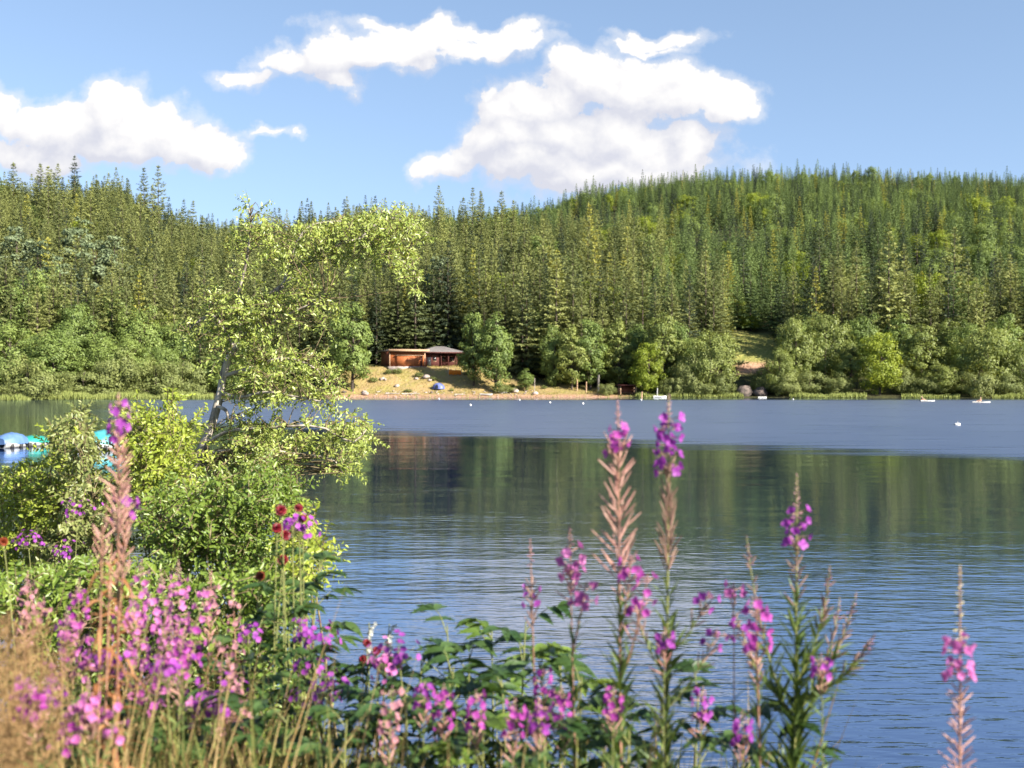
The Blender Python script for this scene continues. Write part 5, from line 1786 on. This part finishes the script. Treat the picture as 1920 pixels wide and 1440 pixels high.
b, tp = fbase(1378, 3.2), P(1376, 1094, 3.2)
cv = axis_curve(b, tp, (0, 0, 0))
r = frac(b, tp, 3.2)
wd = Weed()
wd.raceme(cv, leaves=(r(1500), r(1260), 14, .08, .010, .9, .1), flowers=(r(1128), r(1102), 6, .026), buds=(r(1106), 1, 5, .01), pods=(r(1200), r(1130), 8, .04, .8), rad=(.0032, .0012))
wd.finish("fireweed", b, "slender fireweed with one pink flower tuft between the violet and the bushy ones", flow="petal_pink")

d_ = 2.7
b, tp = fbase(1796, d_), P(1800, 1062, d_)
cv = axis_curve(b, tp, (.004, 0, 0))
r = frac(b, tp, d_)
wd = Weed()
wd.raceme(cv, leaves=(r(1700), r(1480), 16, .10, .013, .9, .1), pods=(r(1480), r(1262), 50, .050, .62), flowers=(r(1275), r(1200), 22, .027), buds=(r(1210), 1, 34, .017), rad=(.005, .0014))
wd.finish("fireweed", b, "lone pink fireweed with a pale pointed tip at the right, over open water", flow="petal_pink", bud="bud_pale", pod="fw_pod")

LOWER = [(1018, 1262, 1024, 3.2, 1320, "petal", "magenta fireweed low among the feathered leaves in the middle"),
         (1052, 1300, 1058, 3.0, 1370, "petal", "magenta fireweed below and right of the one among the feathered leaves"),
         (1010, 1325, 1002, 2.8, 1380, "petal_violet", "violet magenta fireweed at the bottom under the feathered leaves"),
         (965, 1322, 960, 2.8, 1390, "petal", "magenta fireweed at the bottom left of the violet magenta one"),
         (832, 1296, 838, 3.0, 1370, "petal", "magenta fireweed at the bottom below the left feathered leaf plant"),
         (892, 1308, 896, 2.9, 1370, "petal", "magenta fireweed at the bottom between two straw stems"),
         (796, 1290, 790, 3.1, 1330, "petal_violet", "small violet fireweed left of the bottom magenta ones"),
         (735, 1300, 735, 2.9, 1400, "petal_pale", "dull pink fireweed at the bottom left of the small violet one"),
         (1318, 1300, 1322, 3.1, 1350, "petal_violet", "violet fireweed low between the violet and bushy fireweeds"),
         (1392, 1345, 1396, 2.9, 1400, "petal_violet", "violet fireweed at the bottom beside the bushy one's foot"),
         (1246, 1190, 1252, 3.0, 1225, "petal_violet", "small violet tuft fireweed at the foot of the violet spike"),
         (1150, 1300, 1150, 2.9, 1350, "petal", "small magenta fireweed at the foot of the salmon one"),
         (1540, 1240, 1530, 3.0, 1270, "petal_violet", "small violet fireweed right of the bushy one's stems")]
for (px, ty, bx, d_, fy, colr, lab) in LOWER:
    b = fbase(bx, d_)
    tp = P(px, ty - 12, d_)
    cv = axis_curve(b, tp, (rng.normal(0, .015), 0, 0))
    r = frac(b, tp, d_)
    wd = Weed()
    wd.raceme(cv, leaves=(r(fy + 260), r(fy + 20), 24, .09, .013, .7, .25), pods=(r(fy + 40), r(fy - 6), 10, .04, .8), flowers=(r(fy), r(ty), int(7 + (fy - ty) * .11), .0220), buds=(r(ty + 6), 1, 8, .011), rad=(.003, .0012))
    wd.finish("fireweed", b, lab, flow=colr, stem="fw_stem_green")

# ---- herbs with feathered leaves


def pinnate(name, px, ty, bx, d_, nleaf, mk, label, ll=.26, leaflet=.075, pairs=3, cat="herb", spread=1.0, t0=.45):
    b_ = fbase(bx, d_)
    tp_ = P(px, ty, d_)
    cv_ = axis_curve(b_, tp_, (rng.normal(0, .02), 0, 0), 24)
    st, lf_ = MB(), MB()
    tube(st, cv_, np.linspace(.006, .002, 24), 6)
    for k in range(nleaf):
        f_ = (k + .5) / nleaf
        s0 = at_(cv_, [t0 + (1 - t0) * f_])[0]
        az = 2.4 * k + rng.uniform(-.3, .3)
        o_ = np.array([math.cos(az), math.sin(az) * .7, .55 + .5 * f_])
        o_ = nrm(o_ * np.array([spread, spread, 1]))
        L = ll * (1 - .45 * f_) * rng.uniform(.8, 1.15)
        e = s0 + o_ * L + np.array([0, 0, -.25 * L])
        rc = bez([s0, s0 + o_ * L * .55, e], 9)
        tube(st, rc, np.linspace(.0022, .001, 9), 4, .5, False)
        tan = nrm(rc[-1] - rc[4])
        sd = nrm(np.cross(tan, [0, 0, 1]))
        upv = np.cross(sd, tan)
        ps, ds, lens = [], [], []
        for m_ in range(pairs):
            t_ = .38 + .5 * m_ / max(pairs - 1, 1)
            p_ = at_(rc, [t_])[0]
            for sg in (-1, 1):
                ps.append(p_)
                ds.append(tan * .5 + sd * sg * .9 - np.array([0, 0, .12]))
                lens.append(leaflet * (.8 + .3 * m_ / pairs))
        ps.append(rc[-1])
        ds.append(tan - np.array([0, 0, .2]))
        lens.append(leaflet * 1.25)
        ps, ds, lens = np.array(ps), nrm(np.array(ds)) + rng.normal(0, .1, (len(ps), 3)), np.array(lens) * rng.uniform(.85, 1.15, len(ps))
        # serrated leaflets: a blade with side teeth
        blades(lf_, ps, ds, upv[None, :] + rng.normal(0, .2, (len(ps), 3)), lens, lens * .42, .25, rng.uniform(0, 1, len(ps)), 5, .8)
        for q_ in range(2):
            tt = .35 + .3 * q_
            pc = ps + nrm(ds) * (lens * tt)[:, None] - np.array([0, 0, .25]) * (lens * tt * tt)[:, None]
            for sg in (-1, 1):
                sdir = nrm(np.cross(nrm(ds), upv[None, :])) * sg
                diamonds(lf_, pc, nrm(ds) * .9 + sdir * .7, upv[None, :] + 0 * pc, lens * .30, lens * .14, .5, .1)
    o = thing(name, b_, label, cat)
    st.build("stem", M["fw_stem_green"], o, b_, True)
    lf_.build("foliage", M[mk], o, b_)
    return o


pinnate("elder_seedling", 838, 1172, 848, 4.0, 7, "herb", "dark feathered leaf plant standing alone left in the bottom middle", .24, .085, 2)
pinnate("elder_seedling", 850, 1250, 858, 3.7, 7, "herb", "dark feathered leaf plant below the lone dark one", .22, .085, 3)
pinnate("elder_seedling", 922, 1182, 928, 4.2, 8, "herb_light", "paler green feathered leaf plant right of the lone dark one", .24, .08, 3)
pinnate("elder_seedling", 986, 1166, 984, 4.0, 9, "herb", "tallest feathered leaf plant, left of the thin sparse fireweed", .25, .085, 3)
pinnate("elder_seedling", 1052, 1222, 1050, 3.9, 8, "herb_light", "yellow green feathered leaf plant under the bright pink fireweed", .22, .08, 3)
pinnate("elder_seedling", 940, 1270, 936, 3.5, 8, "herb", "low dark feathered leaf plant in the bottom middle", .22, .085, 3)
pinnate("elder_seedling", 1090, 1270, 1096, 3.6, 7, "herb", "dark arching leaf plant behind the foot of the salmon fireweed", .22, .08, 3)
pinnate("elder_seedling", 1310, 1290, 1306, 3.4, 7, "herb", "dark leafed plant low between the violet and bushy fireweeds", .2, .07, 3)
pinnate("elder_seedling", 1380, 1330, 1384, 3.2, 6, "herb", "dark leafed plant at the bottom left of the bushy fireweed", .18, .07, 3)
pinnate("elder_seedling", 600, 1050, 560, 4.4, 13, "herb", "tall dark green herb with spaced leaves reaching over the water by the crimson flowers", .2, .075, 3, t0=.5)
pinnate("elder_seedling", 540, 1120, 530, 4.3, 13, "herb", "dark green leafy herb under the crimson flowers", .24, .075, 3, t0=.35)
pinnate("elder_seedling", 600, 1230, 590, 4.0, 11, "herb", "dark green herb below the violet flower clusters", .24, .075, 3, t0=.35)
pinnate("elder_seedling", 690, 1250, 690, 4.0, 11, "herb", "leafy herb below the white tipped flower spikes", .2, .07, 3, t0=.4)
pinnate("elder_seedling", 480, 1190, 476, 4.2, 12, "herb", "dark herb with an upright stem left of the violet flower clusters", .24, .075, 3, t0=.35)
pinnate("elder_seedling", 760, 1310, 760, 3.4, 9, "herb", "low leafy herb at the bottom left of the feathered leaf plants", .2, .075, 3, t0=.4)
pinnate("elder_seedling", 880, 1370, 880, 3.0, 9, "herb_light", "fresh green herb along the bottom edge under the feathered plants", .18, .07, 3, t0=.4)
pinnate("elder_seedling", 650, 1350, 645, 3.3, 10, "herb", "low dark herb along the bottom edge left of the dull pink fireweed", .2, .075, 3, t0=.35)
pinnate("elder_seedling", 540, 1340, 540, 3.3, 10, "herb", "low dark herb along the bottom edge beside the straw", .2, .075, 3, t0=.35)
pinnate("elder_seedling", 1180, 1370, 1180, 3.0, 8, "herb", "low dark herb at the bottom between the salmon and violet fireweeds", .18, .07, 3, t0=.4)
pinnate("elder_seedling", 1020, 1380, 1020, 2.9, 9, "herb", "low dark herb along the bottom edge under the magenta fireweeds", .18, .07, 3, t0=.4)


for (px, ty, d2, mk_, lab_) in [(790, 1236, 3.9, "herb", "dark herb left of the lower lone feathered plant"), (880, 1226, 4.1, "herb", "dark herb between the lone and the paler green feathered plants"),
                                (1010, 1240, 3.7, "herb", "dark herb at the foot of the tallest feathered plant"), (720, 1290, 3.6, "herb", "dark herb under the mauve flower tuft"),
                                (905, 1320, 3.2, "herb", "dark herb among the bottom magenta fireweeds"), (1130, 1310, 3.5, "herb", "dark herb left of the salmon fireweed's foot"),
                                (1240, 1320, 3.4, "herb", "dark herb hidden behind the violet fireweed's foot"), (450, 1250, 3.9, "herb", "dark herb left of the upright dark one"),
                                (400, 1330, 3.3, "herb", "dark herb under the faded pink fireweeds"), (300, 1330, 3.3, "herb", "dark herb under the fresh pink fireweeds"), (210, 1340, 3.2, "herb", "dark herb under the withered orange fireweed"),
                                (1460, 1390, 3.2, "herb", "low dark herb at the bushy fireweed's foot")]:
    pinnate("elder_seedling", px, ty, px + 4, d2, 11, mk_, lab_, .23, .078, 3, t0=.4)

# ---- garden flowers


def flower_heads(name, bx, d_, heads, petal_mk, label, size=.04, kind_="ball", cat="flower", stem_mk="fw_stem_green", leaf_mk="herb"):
    b_ = fbase(bx, d_)
    st, lf_ = MB(), MB()
    o = thing(name, b_, label, cat)
    for (px, py) in heads:
        c = P(px, py, d_ + rng.normal(0, .05))
        s0 = b_ + np.array([rng.normal(0, .03), rng.normal(0, .03), 0])
        cv_ = axis_curve(s0, c, (rng.normal(0, .03), 0, 0), 20)
        tube(st, cv_, np.linspace(.004, .0018, 20), 5)
        t_ = rng.uniform(.4, .9, 8)
        p_ = at_(cv_, t_)
        blades(lf_, p_, rdir(8) * np.array([1, 1, .3]) + np.array([0, 0, .5]), np.tile([0, 0, 1.0], (8, 1)) + rng.normal(0, .2, (8, 3)), rng.uniform(.05, .1, 8), .014, .3, rng.uniform(0, 1, 8), 4)
        m_ = MB()
        if kind_ == "ball":
            for ringn, el, rr in ((5, 1.2, .55), (8, .6, .8), (10, .1, 1.0), (9, -.4, .95)):
                a = np.linspace(0, 6.283, ringn, endpoint=False) + rng.uniform(0, 1)
                fwd = nrm(np.array([.2, -.8, .5]) + rng.normal(0, .2, 3))
                e1 = nrm(np.cross(fwd, [0, 0, 1]))
                e2 = np.cross(e1, fwd)
                dd = (e1[None, :] * np.cos(a)[:, None] + e2[None, :] * np.sin(a)[:, None]) * math.cos(el) + fwd[None, :] * math.sin(el)
                petals(m_, np.repeat(c[None, :], ringn, 0), dd, np.repeat(fwd[None, :], ringn, 0) + rng.normal(0, .2, (ringn, 3)), size * .55 * rr, size * .34, rng.uniform(0, 1, ringn), .1)
        elif kind_ == "cluster":
            n_ = 26
            q_ = rng.normal(0, 1, (n_, 3)) * np.array([.034, .03, .02]) * (size / .04)
            for i in range(n_):
                fwd = nrm(q_[i] + np.array([0, -.02, .03]))
                e1 = nrm(np.cross(fwd, rng.normal(size=3)))
                e2 = np.cross(fwd, e1)
                a = np.linspace(0, 6.283, 5, endpoint=False)
                dd = e1[None, :] * np.cos(a)[:, None] + e2[None, :] * np.sin(a)[:, None] + fwd * .2
                petals(m_, np.repeat((c + q_[i])[None, :], 5, 0), dd, np.repeat(fwd[None, :], 5, 0), .0105, .009, np.full(5, rng.uniform(0, 1)), .05)
                tube(st, [c - np.array([0, 0, .05]), c + q_[i]], [.0008, .0006], 3, .5, False)
        else:   # curved white spike
            sp = axis_curve(c - np.array([0, 0, .10]), c + np.array([.025, 0, .0]), (-.022, 0, .02), 16)
            n_ = 70
            t_ = rng.uniform(0, 1, n_)
            pp = at_(sp, t_)
            rr = .0105 * (1 - .75 * t_)
            dd = rdir(n_)
            petals(m_, pp + dd * rr[:, None] * .4, dd + np.array([0, 0, .35]), rdir(n_), rr * 1.2 + .002, rr + .002, rng.uniform(0, 1, n_), .1)
            tube(m_, sp, np.linspace(.004, .0012, 16), 5, .8)
        m_.build("blossom", M[petal_mk], o, b_)
    st.build("stem", M[stem_mk], o, b_, True)
    lf_.build("foliage", M[leaf_mk], o, b_)
    return o


flower_heads("crimson_flower", 536, 4.2, [(527, 957), (535, 1003), (520, 990), (530, 1050)], "crimson", "plant with four dark crimson round flowers beside the shrub, over the water", .038)
flower_heads("crimson_flower", 566, 4.3, [(560, 952), (568, 972)], "crimson", "two small dark crimson flowers at the water's edge, right of the four", .030)
flower_heads("crimson_flower", 490, 4.4, [(488, 1080), (6, 1016)][:1], "rust", "single rusty red flower half hidden in the shrub beside the crimson ones", .034)
flower_heads("crimson_flower", 10, 4.4, [(6, 1016)], "rust", "single rusty red flower at the left edge of the shrubs", .034)
flower_heads("crimson_flower", 684, 4.0, [(688, 1206), (680, 1236), (706, 1220)], "crimson", "plant with three dark crimson flowers below the white spikes", .030)
flower_heads("purple_phlox", 556, 4.25, [(548, 976), (560, 985)], "petal_violet", "violet flower cluster between the crimson flowers", .034, "cluster")
flower_heads("purple_phlox", 606, 4.0, [(604, 1200), (575, 1182), (590, 1250)], "petal_violet", "violet phlox with three clusters over the dark herbs", .042, "cluster")
flower_heads("purple_phlox", 620, 3.7, [(616, 1290), (586, 1310)], "petal_violet", "violet phlox low over the straw at the bottom", .042, "cluster")
flower_heads("purple_phlox", 460, 4.0, [(465, 1186), (436, 1296)], "petal_violet", "violet phlox beside the faded pink fireweeds", .038, "cluster")
flower_heads("purple_phlox", 390, 3.3, [(393, 1318), (408, 1310)], "petal_violet", "deep violet phlox at the bottom right of the pink fireweeds", .040, "cluster")
flower_heads("purple_phlox", 140, 6.2, [(146, 956), (118, 1036), (52, 1010)], "petal_violet", "dull violet flower clusters in the left shrub", .05, "cluster")
flower_heads("purple_phlox", 312, 3.1, [(312, 1252), (200, 1232)], "petal_violet", "violet flower clusters in the straw under the pink fireweeds", .036, "cluster")
flower_heads("pink_flower", 714, 3.9, [(714, 1228), (722, 1244)], "petal_pink", "bright pink flower cluster under the right white spike", .036, "cluster")
flower_heads("pink_flower", 748, 3.5, [(746, 1222)], "petal_violet", "soft mauve flower tuft right of the white spikes", .040, "cluster")
flower_heads("white_spike_flower", 684, 4.1, [(692, 1168)], "white_petal", "left of the two curved white flower spikes over the water", .03, "spike")
flower_heads("white_spike_flower", 718, 4.1, [(730, 1170)], "white_petal", "right of the two curved white flower spikes over the water", .03, "spike")

# ---- grasses (uncountable)
mb = MB()
n_ = 830
px = np.concatenate([rng.uniform(30, 400, 330), rng.uniform(380, 640, 120), rng.uniform(640, 1460, 220), rng.uniform(-40, 120, 160)])
dd = rng.uniform(2.6, 4.2, n_)
x = (px - 960) / F * dd
top = np.concatenate([rng.uniform(1130, 1420, 330), rng.uniform(1230, 1440, 120), rng.uniform(1300, 1440, 220), rng.uniform(1180, 1400, 160)])
z0 = bank_z(x, dd)
hgt = EYE + (HZ - top) / F * dd - z0
blades(mb, np.stack([x, dd, z0 - .02], 1), np.stack([rng.normal(.06, .24, n_), rng.normal(0, .15, n_), np.ones(n_)], 1), rdir(n_) * np.array([1, 1, .1]), hgt * rng.uniform(1.0, 1.25, n_), rng.uniform(.004, .010, n_), rng.uniform(0, .25, n_), rng.uniform(0, 1, n_), 6)
tag(mb.build("dry_grass", M["straw"]), "straw coloured dry grass stems along the bottom left", "grass", None, "stuff")
mb = MB()
n_ = 1250
px = np.concatenate([rng.uniform(-40, 660, 900), rng.uniform(640, 1480, 350)])
dd = rng.uniform(2.7, 5.0, n_)
x = (px - 960) / F * dd
top = np.concatenate([rng.uniform(1250, 1440, 900), rng.uniform(1350, 1450, 350)])
z0 = bank_z(x, dd)
hgt = EYE + (HZ - top) / F * dd - z0
blades(mb, np.stack([x, dd, z0 - .02], 1), np.stack([rng.normal(0, .2, n_), rng.normal(0, .15, n_), np.ones(n_)], 1), rdir(n_) * np.array([1, 1, .1]), hgt * rng.uniform(1.0, 1.2, n_), rng.uniform(.005, .011, n_), rng.uniform(0, .3, n_), rng.uniform(0, 1, n_), 6)
tag(mb.build("tall_grass", M["straw_green"]), "green yellow tall grass growing under the flowers", "grass", None, "stuff")
mb = MB()
for k in range(120):
    px, dd = rng.uniform(-60, 66), rng.uniform(2.4, 3.2)
    x = (px - 960) / F * dd
    z0 = float(bank_z(x, dd))
    zt = EYE + (HZ - (rng.uniform(1130, 1330) + max(px, 0) * 1.2)) / F * dd
    s0 = np.array([x, dd, z0])
    e = np.array([x + rng.normal(.03, .04), dd + rng.normal(0, .04), zt])
    cv = axis_curve(s0, e, (-.02, 0, 0), 12)
    tube(mb, cv, np.linspace(.0016, .0006, 12), 3, rng.uniform(.3, 1), False)
    m_ = 46
    t_ = rng.uniform(.74, 1, m_)
    p_ = at_(cv, t_)
    diamonds(mb, p_, rdir(m_) * np.array([1, 1, .6]) + np.array([0, 0, .6]), rdir(m_), rng.uniform(.015, .045, m_), .0022, rng.uniform(0, 1, m_), 0, .5)
tag(mb.build("panicle_grass", M["fuzz"]), "soft brown feathery grass heads in the lower left corner", "grass", None, "stuff")
